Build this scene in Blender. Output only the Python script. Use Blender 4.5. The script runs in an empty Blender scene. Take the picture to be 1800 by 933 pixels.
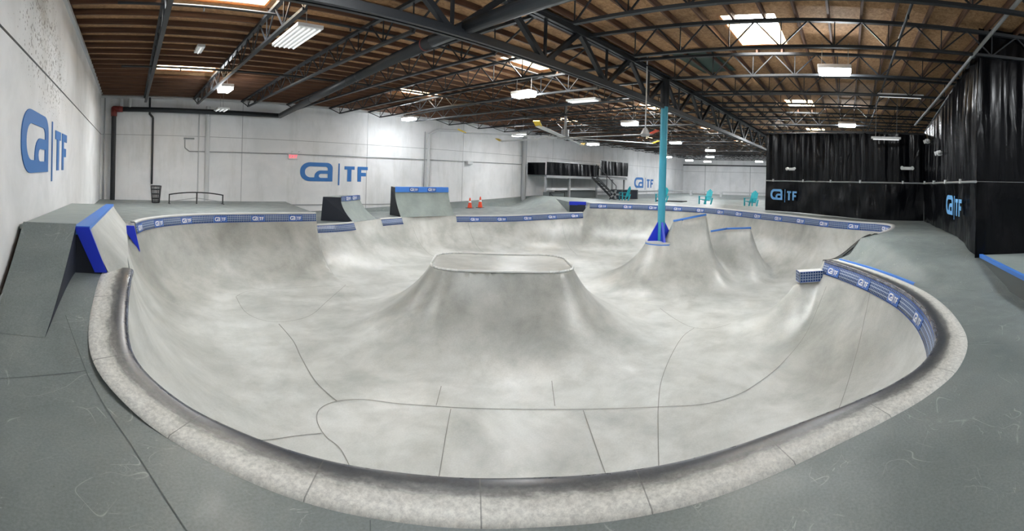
import bpy, bmesh, math, random
from mathutils import Vector, Matrix
from mathutils.geometry import delaunay_2d_cdt
C = bpy.context.scene.collection
PI = math.pi
random.seed(7)

# ------------------------------------------------------------------ camera, exposure, world
CAM_H = 1.65
cd = bpy.data.cameras.new('camera'); cam = bpy.data.objects.new('camera', cd); C.objects.link(cam)
cd.type = 'PANO'; cd.panorama_type = 'CENTRAL_CYLINDRICAL'
F = 804.67; Y0 = 309.71; ROLL = -0.0298; YAW = 0.8348
cd.central_cylindrical_range_u_min = -900 / F; cd.central_cylindrical_range_u_max = 900 / F
cd.central_cylindrical_range_v_min = (Y0 - 933) / F; cd.central_cylindrical_range_v_max = Y0 / F
cd.central_cylindrical_radius = 1.0
cd.clip_start = 0.05; cd.clip_end = 200
def world_dir(d):
    c, s = math.cos(ROLL), math.sin(ROLL); x, y, z = c*d[0]+s*d[2], d[1], -s*d[0]+c*d[2]
    c, s = math.cos(YAW), math.sin(YAW); return Vector((c*x+s*y, -s*x+c*y, z))
rt, fw, up = world_dir((1,0,0)), world_dir((0,1,0)), world_dir((0,0,1))
cam.matrix_world = Matrix(((rt.x, up.x, -fw.x, 0), (rt.y, up.y, -fw.y, 0), (rt.z, up.z, -fw.z, CAM_H), (0, 0, 0, 1)))
bpy.context.scene.camera = cam
vs = bpy.context.scene.view_settings
vs.view_transform = 'Standard'; vs.look = 'None'; vs.gamma = 1.0; vs.exposure = 0.7
try: vs.use_curve_mapping = False
except Exception: pass
w = bpy.data.worlds.new('world'); bpy.context.scene.world = w; w.use_nodes = True
w.node_tree.nodes['Background'].inputs[0].default_value = (0.75, 0.85, 1, 1)
w.node_tree.nodes['Background'].inputs[1].default_value = 0.3
bpy.context.scene.cycles.max_bounces = 6
bpy.context.scene.cycles.diffuse_bounces = 4
bpy.context.scene.cycles.sample_clamp_indirect = 6
LAMP_E = 85; SKYL_E = 24.0

# ------------------------------------------------------------------ materials
def newmat(name, col, rough=0.6, metal=0.0, emit=None, spec=0.5):
    m = bpy.data.materials.new(name); m.use_nodes = True
    b = m.node_tree.nodes['Principled BSDF']
    b.inputs['Base Color'].default_value = (*col, 1); b.inputs['Roughness'].default_value = rough
    b.inputs['Metallic'].default_value = metal; b.inputs['Specular IOR Level'].default_value = spec
    if emit:
        b.inputs['Emission Color'].default_value = (*emit[0], 1); b.inputs['Emission Strength'].default_value = emit[1]
    return m
class NT:
    def __init__(s, m): s.t = m.node_tree; s.n = s.t.nodes; s.l = s.t.links; s.b = s.n['Principled BSDF']
    def node(s, ty, **kw):
        n = s.n.new(ty)
        for k, v in kw.items():
            if k.startswith('i_'): n.inputs[k[2:].replace('_', ' ')].default_value = v
            else: setattr(n, k, v)
        return n
    def link(s, a, b): s.l.new(a, b)
    def coord(s, kind='Object', scale=(1,1,1), rot=(0,0,0)):
        tc = s.node('ShaderNodeTexCoord'); mp = s.node('ShaderNodeMapping')
        mp.inputs['Scale'].default_value = scale; mp.inputs['Rotation'].default_value = rot
        s.link(tc.outputs[kind], mp.inputs['Vector']); return mp.outputs[0]
    def noise(s, vec, scale, detail=4, rough=0.55, dist=0.0):
        n = s.node('ShaderNodeTexNoise'); n.inputs['Scale'].default_value = scale; n.inputs['Detail'].default_value = detail
        n.inputs['Roughness'].default_value = rough; n.inputs['Distortion'].default_value = dist
        s.link(vec, n.inputs['Vector']); return n.outputs['Fac']
    def ramp(s, fac, stops):
        r = s.node('ShaderNodeValToRGB'); e = r.color_ramp.elements
        while len(e) > 1: e.remove(e[-1])
        e[0].position = stops[0][0]; c = stops[0][1]; e[0].color = (*c, 1) if len(c) == 3 else c
        for p, c in stops[1:]:
            k = e.new(p); k.color = (*c, 1) if len(c) == 3 else c
        s.link(fac, r.inputs[0]); return r.outputs[0]
    def mix(s, fac, a, b, mode='MIX'):
        m = s.node('ShaderNodeMix', data_type='RGBA', blend_type=mode)
        for sock, v in ((m.inputs[0], fac), (m.inputs[6], a), (m.inputs[7], b)):
            if isinstance(v, (int, float)): sock.default_value = v
            elif isinstance(v, tuple): sock.default_value = (*v, 1) if len(v) == 3 else v
            else: s.link(v, sock)
        return m.outputs[2]
    def math(s, op, a, b=0.0, clamp=False):
        m = s.node('ShaderNodeMath', operation=op, use_clamp=clamp)
        for sock, v in ((m.inputs[0], a), (m.inputs[1], b)):
            if isinstance(v, (int, float)): sock.default_value = v
            else: s.link(v, sock)
        return m.outputs[0]
    def sep(s, vec):
        n = s.node('ShaderNodeSeparateXYZ'); s.link(vec, n.inputs[0]); return n.outputs
    def color(s, c): s.link(c, s.b.inputs['Base Color'])
    def rough(s, c): s.link(c, s.b.inputs['Roughness'])
    def bump(s, h, strength=0.3, dist=0.01):
        b = s.node('ShaderNodeBump'); b.inputs['Strength'].default_value = strength; b.inputs['Distance'].default_value = dist
        s.link(h, b.inputs['Height']); s.link(b.outputs[0], s.b.inputs['Normal'])
G1, G0 = (1,1,1), (0,0,0)
M = {}
def mk_concrete():
    m = newmat('bowl_concrete', (0.6,0.62,0.6), 0.4); t = NT(m); co = t.coord()
    a = t.ramp(t.noise(co, 0.55, 5, 0.62, 0.6), [(0.22,(0.31,0.32,0.30)), (0.5,(0.545,0.555,0.532)), (0.72,(0.68,0.69,0.67))])
    st = t.coord(scale=(1,1,0.25)); b = t.ramp(t.noise(st, 1.7, 8, 0.62, 0.3), [(0.15,(0.58,0.59,0.57)), (0.5,(0.93,0.93,0.92)), (0.7,(1.0,1.0,1.0))])
    c = t.mix(0.9, a, b, 'MULTIPLY')
    sm = t.ramp(t.noise(t.coord(scale=(1,1,1)), 0.9, 10, 0.66, 0.3), [(0.46,G0), (0.80,G1)])
    c = t.mix(t.math('MULTIPLY', sm, 0.75), c, (0.27,0.29,0.27))
    f = t.ramp(t.noise(co, 45, 3, 0.6), [(0.3,(0.93,)*3), (0.7,(1.04,)*3)])
    c = t.mix(1.0, c, f, 'MULTIPLY')
    at = t.node('ShaderNodeAttribute', attribute_name='steep_shade'); t.color(t.mix(at.outputs['Fac'], c, t.mix(1.0, c, (0.72,0.715,0.695), 'MULTIPLY')))  # steep faces tinted darker by the painted shade
    t.rough(t.ramp(t.noise(co, 1.4, 4), [(0.1,(0.30,)*3), (0.9,(0.46,)*3)]))
    return m
M['concrete'] = mk_concrete()
def mk_deck():
    m = newmat('deck_sheet', (0.2,0.24,0.24), 0.5); t = NT(m); co = t.coord()
    a = t.ramp(t.noise(co, 0.8, 6, 0.6, 0.5), [(0.3,(0.148,0.174,0.172)), (0.55,(0.200,0.228,0.222)), (0.75,(0.250,0.275,0.265))])
    g = t.ramp(t.noise(co, 60, 4, 0.7), [(0.35,(0.85,)*3), (0.65,(1.12,)*3)])
    c = t.mix(1.0, a, g, 'MULTIPLY')
    # long thin scratches: contour lines of a distorted noise, masked to patches
    n = t.noise(co, 1.5, 1, 0.4, 1.2)
    line = t.ramp(t.math('ABSOLUTE', t.math('SUBTRACT', n, 0.5)), [(0.0,G1), (0.0045,G0)])
    mask = t.ramp(t.noise(co, 3.1, 3), [(0.50,G0), (0.60,G1)])
    n2 = t.noise(t.coord(rot=(0,0,0.7), scale=(1,2.5,1)), 2.3, 2, 0.5, 1.5)
    line2 = t.ramp(t.math('ABSOLUTE', t.math('SUBTRACT', n2, 0.47)), [(0.0,G1), (0.004,G0)])
    s = t.math('MULTIPLY', t.math('MAXIMUM', line, line2), mask)
    c = t.mix(t.math('MULTIPLY', s, 0.42), c, (0.62,0.66,0.62))
    v = t.node('ShaderNodeTexVoronoi'); v.inputs['Scale'].default_value = 5.5; t.link(co, v.inputs['Vector'])
    dot = t.ramp(v.outputs['Distance'], [(0.022,G1), (0.032,G0)])
    c = t.mix(t.math('MULTIPLY', dot, 0.5), c, (0.05,0.055,0.055))
    t.color(c); t.rough(t.ramp(t.noise(co, 3, 5), [(0.3,(0.36,)*3), (0.7,(0.55,)*3)]))
    return m
M['deck'] = mk_deck()
def mk_wall():
    m = newmat('white_painted_wall', (0.8,0.8,0.8), 0.7); t = NT(m); co = t.coord()
    a = t.ramp(t.noise(co, 0.6, 6, 0.6, 0.4), [(0.3,(0.68,0.69,0.70)), (0.6,(0.80,0.80,0.81)), (0.8,(0.84,0.84,0.845))])
    s = t.ramp(t.noise(t.coord(scale=(1,1,0.18)), 1.5, 6, 0.7), [(0.32,(0.84,0.84,0.82)), (0.5,(1,1,1))])
    t.color(t.mix(0.8, a, s, 'MULTIPLY')); return m
M['wall'] = mk_wall()
def mk_wall_left():
    m = newmat('white_chipped_wall', (0.8,0.8,0.8), 0.7); t = NT(m); co = t.coord()
    a = t.ramp(t.noise(co, 0.8, 6, 0.6, 0.4), [(0.3,(0.66,0.665,0.66)), (0.6,(0.80,0.80,0.80)), (0.8,(0.84,0.84,0.84))])
    # chipped paint spots gathered in one worn patch
    v = t.node('ShaderNodeTexVoronoi'); v.inputs['Scale'].default_value = 16; v.inputs['Randomness'].default_value = 1.0
    t.link(t.coord(), v.inputs['Vector'])
    xyz = t.sep(t.coord())
    dy = t.math('MULTIPLY', t.math('SUBTRACT', xyz[1], 7.0), 0.36)
    dz = t.math('MULTIPLY', t.math('SUBTRACT', t.math('ADD', xyz[2], t.math('MULTIPLY', xyz[1], 0.12)), 4.2), 0.8)
    r = t.math('SQRT', t.math('ADD', t.math('MULTIPLY', dy, dy), t.math('MULTIPLY', dz, dz)))
    near = t.ramp(r, [(0.4,G1), (1.0,G0)])
    n = t.noise(t.coord(), 7, 4, 0.7)
    thr = t.math('MULTIPLY', t.math('MULTIPLY', near, 0.5), t.ramp(n, [(0.44,G0), (0.56,G1)]))
    spot = t.math('LESS_THAN', v.outputs['Distance'], thr)
    c = t.mix(t.math('MULTIPLY', spot, 0.8), a, (0.16,0.15,0.13))
    dirt = t.math('MULTIPLY', near, t.ramp(t.noise(t.coord(scale=(1,1,0.3)), 1.6, 5), [(0.4,G0), (0.7,G1)]))
    c = t.mix(t.math('MULTIPLY', dirt, 0.35), c, (0.45,0.43,0.38))
    t.color(c); return m
M['wall_left'] = mk_wall_left()
def mk_osb():
    m = newmat('osb_roof_board', (0.3,0.17,0.08), 0.8); t = NT(m)
    a = t.ramp(t.noise(t.coord(scale=(1,1.4,1)), 9, 6, 0.75, 0.8), [(0.3,(0.20,0.105,0.047)), (0.5,(0.38,0.225,0.112)), (0.68,(0.55,0.36,0.20))])
    b = t.ramp(t.noise(t.coord(), 0.5, 3), [(0.35,(0.78,0.76,0.74)), (0.65,(1.1,1.05,1.0))])
    t.color(t.mix(1.0, a, b, 'MULTIPLY')); return m
M['osb'] = mk_osb()
def mk_wood():
    m = newmat('brown_purlin_wood', (0.2,0.1,0.05), 0.7); t = NT(m)
    t.color(t.ramp(t.noise(t.coord(scale=(0.6,12,12)), 2, 5), [(0.3,(0.055,0.024,0.014)), (0.7,(0.14,0.068,0.036))])); return m
M['wood'] = mk_wood()
def mk_cop():
    m = newmat('coping_concrete', (0.6,0.6,0.58), 0.45); t = NT(m)
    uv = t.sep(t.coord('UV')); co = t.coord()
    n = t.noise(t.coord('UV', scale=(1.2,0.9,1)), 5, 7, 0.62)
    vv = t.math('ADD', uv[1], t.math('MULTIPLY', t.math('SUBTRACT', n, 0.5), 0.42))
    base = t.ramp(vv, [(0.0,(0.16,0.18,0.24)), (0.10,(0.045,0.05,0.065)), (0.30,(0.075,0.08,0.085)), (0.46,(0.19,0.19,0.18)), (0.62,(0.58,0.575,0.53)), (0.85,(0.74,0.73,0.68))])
    g = t.ramp(t.noise(co, 34, 5, 0.75), [(0.35,(0.72,)*3), (0.62,(1.1,)*3)])
    c = t.mix(1.0, base, g, 'MULTIPLY')
    fr = t.math('FRACT', t.math('MULTIPLY', uv[0], 1/0.86))
    j = t.ramp(fr, [(0.0,G1), (0.006,G1), (0.010,G0)])
    c = t.mix(t.math('MULTIPLY', j, 0.75), c, (0.12,0.12,0.11))
    t.color(c)
    t.rough(t.ramp(vv, [(0.0,(0.22,)*3), (0.4,(0.42,)*3), (0.7,(0.5,)*3)]))
    return m
M['coping'] = mk_cop()
def mk_tile():
    m = newmat('blue_tile_band', (0.05,0.1,0.35), 0.25); t = NT(m)
    uv = t.sep(t.coord('UV'))
    fx = t.math('ABSOLUTE', t.math('SUBTRACT', t.math('FRACT', t.math('MULTIPLY', uv[0], 1/0.058)), 0.5))
    fy = t.math('ABSOLUTE', t.math('SUBTRACT', t.math('FRACT', t.math('MULTIPLY', uv[1], 4.0)), 0.5))
    g = t.math('MAXIMUM', fx, fy)
    c = t.ramp(g, [(0.0,(0.022,0.05,0.15)), (0.36,(0.03,0.07,0.2)), (0.41,(0.32,0.40,0.55)), (0.5,(0.36,0.43,0.57))])
    edge = t.ramp(uv[1], [(0.0,(1,1,1)), (0.05,(1,1,1)), (0.06,G0), (0.94,G0), (0.95,G1)])
    t.color(t.mix(edge, c, (0.035,0.10,0.40))); return m
M['tile'] = mk_tile()
M['joint'] = newmat('joint_filler', (0.22,0.22,0.20), 0.8)
M['joint_light'] = newmat('joint_edge', (0.72,0.73,0.71), 0.4)
M['steel'] = newmat('dark_painted_steel', (0.017,0.020,0.024), 0.5)
M['black'] = newmat('black_paint', (0.010,0.011,0.014), 0.45)
M['nvy'] = newmat('navy_panel', (0.012,0.016,0.028), 0.6)
M['blue'] = newmat('bright_blue_paint', (0.006,0.030,0.56), 0.4)
M['blue2'] = newmat('mid_blue_paint', (0.06,0.22,0.68), 0.4)
M['logo'] = newmat('logo_blue', (0.035,0.165,0.46), 0.5)
M['logo_lt'] = newmat('logo_light_blue', (0.16,0.42,0.78), 0.5)
M['white'] = newmat('white_enamel', (0.8,0.8,0.8), 0.4)
M['grey'] = newmat('grey_metal', (0.33,0.34,0.35), 0.45, 0.3)
M['lgrey'] = newmat('light_grey_paint', (0.55,0.56,0.57), 0.5)
M['dgrey'] = newmat('dark_grey_sheet', (0.10,0.115,0.115), 0.6)
M['pole'] = newmat('pole_blue', (0.055,0.36,0.50), 0.35)
M['teal'] = newmat('teal_plastic', (0.02,0.36,0.42), 0.4)
M['yellow'] = newmat('yellow_tip', (0.72,0.50,0.03), 0.5)
M['orange'] = newmat('orange_cone', (0.80,0.07,0.02), 0.5)
M['red'] = newmat('red_fitting', (0.16,0.018,0.014), 0.5)
M['exit'] = newmat('exit_red_glow', (0.8,0.05,0.1), 0.5, emit=((1.0,0.05,0.10), 1.0))
M['lamp'] = newmat('led_lens', (1,1,1), 0.5, emit=((0.93,0.97,1.0), LAMP_E))
M['lampdim'] = newmat('tube_white', (0.85,0.87,0.86), 0.4, emit=((1,1,1), 0.35))
M['sky'] = newmat('skylight_dome', (0.9,0.9,0.9), 0.5, emit=((0.93,0.97,1.0), SKYL_E))
M['well'] = newmat('skylight_well_wood', (0.66,0.50,0.30), 0.6)
M['green'] = newmat('green_insulation', (0.07,0.12,0.10), 0.6)
M['bank'] = newmat('grey_green_ply', (0.27,0.315,0.30), 0.45)
def mk_bank():
    m = M['bank']; t = NT(m); co = t.coord()
    t.color(t.ramp(t.noise(co, 1.5, 6, 0.65), [(0.3,(0.21,0.25,0.24)), (0.7,(0.30,0.345,0.33))]))
mk_bank()
def mk_pinrail():
    m = newmat('black_curtain_vinyl', (0.002,0.0023,0.0035), 0.26); t = NT(m)
    n = t.noise(t.coord(scale=(1.5,1.5,0.45)), 2.0, 3, 0.5, 0.8); t.bump(n, 0.5, 0.08)
    t.b.inputs['Specular IOR Level'].default_value = 0.2
    return m
M['vinyl'] = mk_pinrail()

# ------------------------------------------------------------------ helpers
def mesh_obj(name, bm, mat, parent=None, smooth=False):
    me = bpy.data.meshes.new(name); bm.to_mesh(me); bm.free()
    for mm in (mat if isinstance(mat, (list, tuple)) else [mat]): me.materials.append(mm)
    if smooth:
        for p in me.polygons: p.use_smooth = True
    o = bpy.data.objects.new(name, me); C.objects.link(o)
    if parent: o.parent = parent
    return o
def tag(o, label, cat, group=None, kind=None):
    o['label'] = label; o['category'] = cat
    if group: o['group'] = group
    if kind: o['kind'] = kind
    return o
def struct(o): o['kind'] = 'structure'; return o
def thing(name, label, cat, loc=(0,0,0), rz=0, group=None):
    o = bpy.data.objects.new(name, None); C.objects.link(o); o.location = loc; o.rotation_euler = (0,0,rz)
    return tag(o, label, cat, group)
def copy_tree(o, parent=None):
    c = o.copy(); C.objects.link(c)
    if parent: c.parent = parent
    for ch in list(o.children): copy_tree(ch, c)
    return c
def B(): return bmesh.new()
def box(bm, c, s, rot=None, bev=0.0):
    M_ = Matrix.Translation(c) @ (rot.to_4x4() if rot else Matrix()) @ Matrix.Diagonal((*s, 1))
    r = bmesh.ops.create_cube(bm, size=1, matrix=M_)
    if bev:
        es = list({e for v in r['verts'] for e in v.link_edges})
        bmesh.ops.bevel(bm, geom=es, offset=bev, segments=2, affect='EDGES', profile=0.5)
def boxz(bm, x0, x1, y0, y1, z0, z1, bev=0.0): box(bm, ((x0+x1)/2,(y0+y1)/2,(z0+z1)/2), (x1-x0,y1-y0,z1-z0), None, bev)
def bar(bm, a, b, w_, h_=None):
    a, b = Vector(a), Vector(b); d = b-a; L_ = d.length
    q = d.to_track_quat('X', 'Z').to_matrix(); box(bm, (a+b)/2, (L_, w_, h_ or w_), q)
def tube(bm, a, b, r, r2=None, seg=12, cap=True):
    a, b = Vector(a), Vector(b); d = b-a
    q = d.to_track_quat('Z', 'Y').to_matrix().to_4x4()
    bmesh.ops.create_cone(bm, cap_ends=cap, segments=seg, radius1=r, radius2=r if r2 is None else r2, depth=d.length, matrix=Matrix.Translation((a+b)/2) @ q)
def path_tube(bm, pts, r, seg=10):
    for a, b in zip(pts, pts[1:]): tube(bm, a, b, r, seg=seg)
    for p in pts[1:-1]: bmesh.ops.create_icosphere(bm, subdivisions=2, radius=r*1.02, matrix=Matrix.Translation(p))
def quad(bm, *pts):
    return bm.faces.new([bm.verts.new(p) for p in pts])
def prism(bm, poly, z0, z1):
    n = len(poly); lo = [bm.verts.new((x,y,z0)) for x,y in poly]; hi = [bm.verts.new((x,y,z1)) for x,y in poly]
    bm.faces.new(lo[::-1]); bm.faces.new(hi)
    for i in range(n): bm.faces.new((lo[i], lo[(i+1)%n], hi[(i+1)%n], hi[i]))

#GEOM-BEGIN
# ------------------------------------------------------------------ the shape of the park
ZF = -1.40
S1 = [(0.04,5.38),(-0.01,4.6),(-0.01,3.98),(0.08,3.58),(0.33,3.18),(0.62,2.82),(0.92,2.49),(1.17,2.25),(1.41,2.04),(1.64,1.83),(1.93,1.56),(2.20,1.27),(2.51,0.93),(2.82,0.62),(3.16,0.28),(3.49,-0.08),(3.84,-0.44),(4.28,-0.76),(4.95,-1.0),(5.9,-1.06),(6.75,-0.98),(7.48,-0.80),(8.3,-0.48),(9.13,-0.06),(9.95,0.47)]
S2 = [(10.02,0.52),(10.2,0.27),(10.88,-0.55)]
S3 = [(10.95,-0.62),(11.8,-0.98),(12.8,-1.22),(13.7,-1.25),(14.2,-0.9),(14.6,-0.2),(15.2,0.65),(16.35,1.85),(17.57,3.33),(18.6,4.6),(19.45,5.9),(19.85,7.1),(19.9,8.4),(19.5,9.9),(18.9,11.0),(18.4,11.65)]
S4 = [(18.35,12.0),(17.2,12.5),(15.1,13.5),(13.8,14.25),(12.6,14.75),(11.2,15.0),(9.9,14.9),(8.7,14.55),(7.7,14.05),(6.8,13.7),(6.0,13.6),(5.76,13.6)]
S5 = [(5.71,13.19),(4.3,13.21),(2.86,13.04),(1.8,12.60),(0.9,11.75),(0.36,10.85),(0.13,10.06)]
S6 = [(0.12,9.98),(-0.07,9.90),(-0.06,8.5),(-0.02,6.5),(0.03,5.44)]
def sstep(t): t = max(0.0, min(1.0, t)); return t*t*(3-2*t)
def z_left(x, y): return 0.42*sstep((y-2.9)/2.3) - 0.22*sstep((y-9.0)/9.0)
def z_ramp(y): return 0.09 + 0.86*max(0.0, (y-3.6)/1.55)**1.35
def z_bank(x, y):
    a = ((x-7.39)*0.43 - (y+1.12)*0.903)
    b = ((x-7.30)*0.93 - (y+1.12)*0.37)
    return 0.5*max(0.0, min(1.0, b/3.3, max(0.0, a-0.34)/0.66 + max(0.0, x-10.2)*0.8))
def z_deck(x, y):
    if x < 7.2 and y > 2.0 and y > 0.3*x: return z_left(x, y)
    if x > 7.0 and y < 13.5:
        return z_bank(x, y) - 0.3*sstep((x-22.0)/5.0)
    if x >= 17: return 0.5 - 0.3*sstep((x-22.0)/5.0)
    return 0.0
def smooth_path(pts, step=0.08):
    out = []; n = len(pts)
    for i in range(n-1):
        p0 = pts[max(i-1,0)]; p1 = pts[i]; p2 = pts[i+1]; p3 = pts[min(i+2,n-1)]
        L_ = math.hypot(p2[0]-p1[0], p2[1]-p1[1]); k = max(1, int(L_/step))
        for j in range(k):
            t = j/k; t2 = t*t; t3 = t2*t
            out.append(tuple(0.5*(2*p1[a]+(p2[a]-p0[a])*t+(2*p0[a]-5*p1[a]+4*p2[a]-p3[a])*t2+(3*p1[a]-p0[a]-3*p2[a]+p3[a])*t3) for a in (0,1)))
    out.append(pts[-1]); return out
def lin_path(pts, step=0.08):
    out = []
    for a, b in zip(pts, pts[1:]):
        k = max(1, int(math.hypot(b[0]-a[0], b[1]-a[1])/step))
        for j in range(k): out.append((a[0]+(b[0]-a[0])*j/k, a[1]+(b[1]-a[1])*j/k))
    out.append(pts[-1]); return out
def zc1(x, y): return z_left(x, y) if x < 1.0 else 0.0
def zc2(x, y): return 0.5*sstep((x-10.1)/0.8)
def zc3(x, y): return 0.5
def zc4(x, y): return -0.1 + 0.12*sstep((x-14)/4)
def zc5(x, y): return z_left(x, y)
SEC = [('near', smooth_path(S1), zc1), ('lip', lin_path(S2), zc2), ('far', smooth_path(S3), zc3), ('mid', smooth_path(S4), zc4), ('pocket', smooth_path(S5), zc5), ('side', smooth_path(S6), zc5)]
R_T = 2.0
def prof(d, h, R=R_T):
    h = min(h, R*0.999)
    L_ = math.sqrt(R*R-(R-h)**2)
    if d >= L_: return 0.0
    return R - math.sqrt(R*R-(L_-d)**2)
# coarse copies of the sections for the distance field
SEG = []
for nm, pts, zf in SEC:
    q = pts[::2] + ([pts[-1]] if (len(pts)-1) % 2 else [])
    SEG.append((nm, [(a[0],a[1],b[0],b[1],zf(*a),zf(*b)) for a, b in zip(q, q[1:])], (min(p[0] for p in q)-2.1, max(p[0] for p in q)+2.1, min(p[1] for p in q)-2.1, max(p[1] for p in q)+2.1)))
def near_seg(x, y, segs):
    best = 1e9; bz = 0
    for ax, ay, bx, by, za, zb_ in segs:
        dx, dy = bx-ax, by-ay; l2 = dx*dx+dy*dy or 1e-9
        t = ((x-ax)*dx+(y-ay)*dy)/l2; t = 0 if t < 0 else 1 if t > 1 else t
        ex, ey = x-ax-dx*t, y-ay-dy*t; d = ex*ex+ey*ey
        if d < best: best = d; bz = za+(zb_-za)*t
    return math.sqrt(best), bz
MC = (6.93, 6.50); MU = (0.717,-0.697); MV = (0.697,0.717); MH = (1.42, 0.95); MR = 0.55; MZ = -0.15
def mound_d(x, y):
    dx, dy = x-MC[0], y-MC[1]; u = abs(dx*MU[0]+dy*MU[1])-(MH[0]-MR); v = abs(dx*MV[0]+dy*MV[1])-(MH[1]-MR)
    return math.hypot(max(u,0), max(v,0)) + min(max(u,v),0) - MR
CP = (12.98, 5.60)
SP1 = [(13.05,5.22,0.40,13.71,4.39,0.60)]
SP2 = [(14.72,4.53,-0.03,15.0,4.05,0.06),(15.0,4.05,0.06,15.25,3.27,0.10)]
def spine(x, y, segs, R=2.3):
    best = 0.0
    for ax, ay, za, bx, by, zb_ in segs:
        dx, dy = bx-ax, by-ay; l2 = dx*dx+dy*dy
        t = ((x-ax)*dx+(y-ay)*dy)/l2; tc = max(0,min(1,t))
        d = math.hypot(x-ax-dx*tc, y-ay-dy*tc)
        over = max(0.0, t-1)*math.sqrt(l2)
        d += over*0.9
        best = max(best, prof(max(0,d-0.05), za+(zb_-za)*tc-ZF, R))
    return best
def z_bowl(x, y):
    best = 0.0
    for nm, segs, bb in SEG:
        if not (bb[0] < x < bb[1] and bb[2] < y < bb[3]): continue
        if nm in ('pocket',) and x > 5.73: continue
        if nm == 'mid' and (x < 5.70 ): continue
        d, zc = near_seg(x, y, segs)
        if d < 2.05: best = max(best, prof(d, zc-ZF))
    md = mound_d(x, y)
    if md < 2.2: best = max(best, MZ-ZF if md <= 0 else prof(md, MZ-ZF, 2.3))
    cd_ = math.hypot(x-CP[0], y-CP[1])-0.44
    if cd_ < 2.2: best = max(best, -0.22-ZF if cd_ <= 0 else prof(cd_, -0.22-ZF, 2.2))
    if 11 < x < 18 and 0.5 < y < 8:
        best = max(best, spine(x, y, SP1), spine(x, y, SP2))
    if 7 < x < 13 and -0.5 < y < 4:
        ax, ay, bx, by = 9.95, 0.50, 9.68, 0.98
        t = max(0, min(1, ((x-ax)*(bx-ax)+(y-ay)*(by-ay))/((bx-ax)**2+(by-ay)**2)))
        d = math.hypot(x-ax-(bx-ax)*t, y-ay-(by-ay)*t)-0.08
        best = max(best, 1.0 if d <= 0 else prof(d, 1.0))
    return ZF + best
# shade painted into the concrete: walls, mound sides and cone darker than the floor (0 pale .. 1 darker)
def steep_shade_tone(x, y):
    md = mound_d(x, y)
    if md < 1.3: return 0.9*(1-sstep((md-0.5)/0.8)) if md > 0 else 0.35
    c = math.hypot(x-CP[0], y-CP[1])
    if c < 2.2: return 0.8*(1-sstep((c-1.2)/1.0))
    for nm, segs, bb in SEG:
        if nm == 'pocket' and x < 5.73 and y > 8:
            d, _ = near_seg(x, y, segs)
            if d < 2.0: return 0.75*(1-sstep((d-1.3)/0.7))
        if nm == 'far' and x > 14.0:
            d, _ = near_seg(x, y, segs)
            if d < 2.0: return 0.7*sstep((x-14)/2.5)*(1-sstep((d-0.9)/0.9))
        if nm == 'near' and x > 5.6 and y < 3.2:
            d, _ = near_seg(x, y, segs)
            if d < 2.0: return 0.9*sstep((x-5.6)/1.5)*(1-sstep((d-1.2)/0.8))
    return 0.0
#GEOM-END
# ------------------------------------------------------------------ room shell
LX0, FX1, BY1, RY0 = -1.28, 52.0, 19.7, -9.0
def z_roof(y): return 4.98 - 0.016*abs(y-5.65)
b = B(); boxz(b, LX0-0.25, LX0, RY0-0.25, BY1+0.25, -0.6, 5.6); struct(mesh_obj('wall_left', b, M['wall_left']))
b = B(); boxz(b, LX0-0.25, FX1+0.25, BY1, BY1+0.25, -0.6, 5.6); struct(mesh_obj('wall_back', b, M['wall']))
b = B(); boxz(b, FX1, FX1+0.25, RY0, BY1, -0.6, 5.6); struct(mesh_obj('wall_far', b, M['wall']))
b = B(); boxz(b, LX0, FX1, RY0-0.25, RY0, -0.6, 5.6); struct(mesh_obj('wall_right', b, M['wall']))
# roof boards with skylight openings
SKY = []
for x0 in (8.62, 17.62, 26.62, 35.62): SKY.append((x0, x0+2.10, 1.50, 2.62))
for x0 in (0.66, 9.13, 17.61, 26.09, 34.57): SKY.append((x0, x0+1.98, 7.92, 9.02))
for x0 in (0.80, 9.63, 19.73, 30.33): SKY.append((x0, x0+1.90 if x0 < 1 else x0+1.95, 14.15, 15.25))
xs = sorted({LX0, FX1, *[v for s in SKY for v in s[:2]]}); ys = sorted({RY0, BY1, 5.65, *[v for s in SKY for v in s[2:]]})
b = B()
for i in range(len(xs)-1):
    for j in range(len(ys)-1):
        cx, cy = (xs[i]+xs[i+1])/2, (ys[j]+ys[j+1])/2
        if any(s[0] < cx < s[1] and s[2] < cy < s[3] for s in SKY): continue
        za, zb2 = z_roof(ys[j]), z_roof(ys[j+1])
        quad(b, (xs[i],ys[j],za), (xs[i],ys[j+1],zb2), (xs[i+1],ys[j+1],zb2), (xs[i+1],ys[j],za))
        quad(b, (xs[i],ys[j],za+.05), (xs[i+1],ys[j],za+.05), (xs[i+1],ys[j+1],zb2+.05), (xs[i],ys[j+1],zb2+.05))
struct(mesh_obj('ceiling', b, M['osb']))
def near_word(s):
    cx, cy = (s[0]+s[1])/2, (s[2]+s[3])/2
    row = 'right of the main girder' if cy < 5 else 'in the row left of the main girder' if cy < 12 else 'in the row nearest the back wall'
    k = ['nearest', 'second', 'third', 'fourth', 'farthest'][min(4, [t for t in SKY if t[2] == s[2]].index(s))]
    return k + ' ' + row
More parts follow.
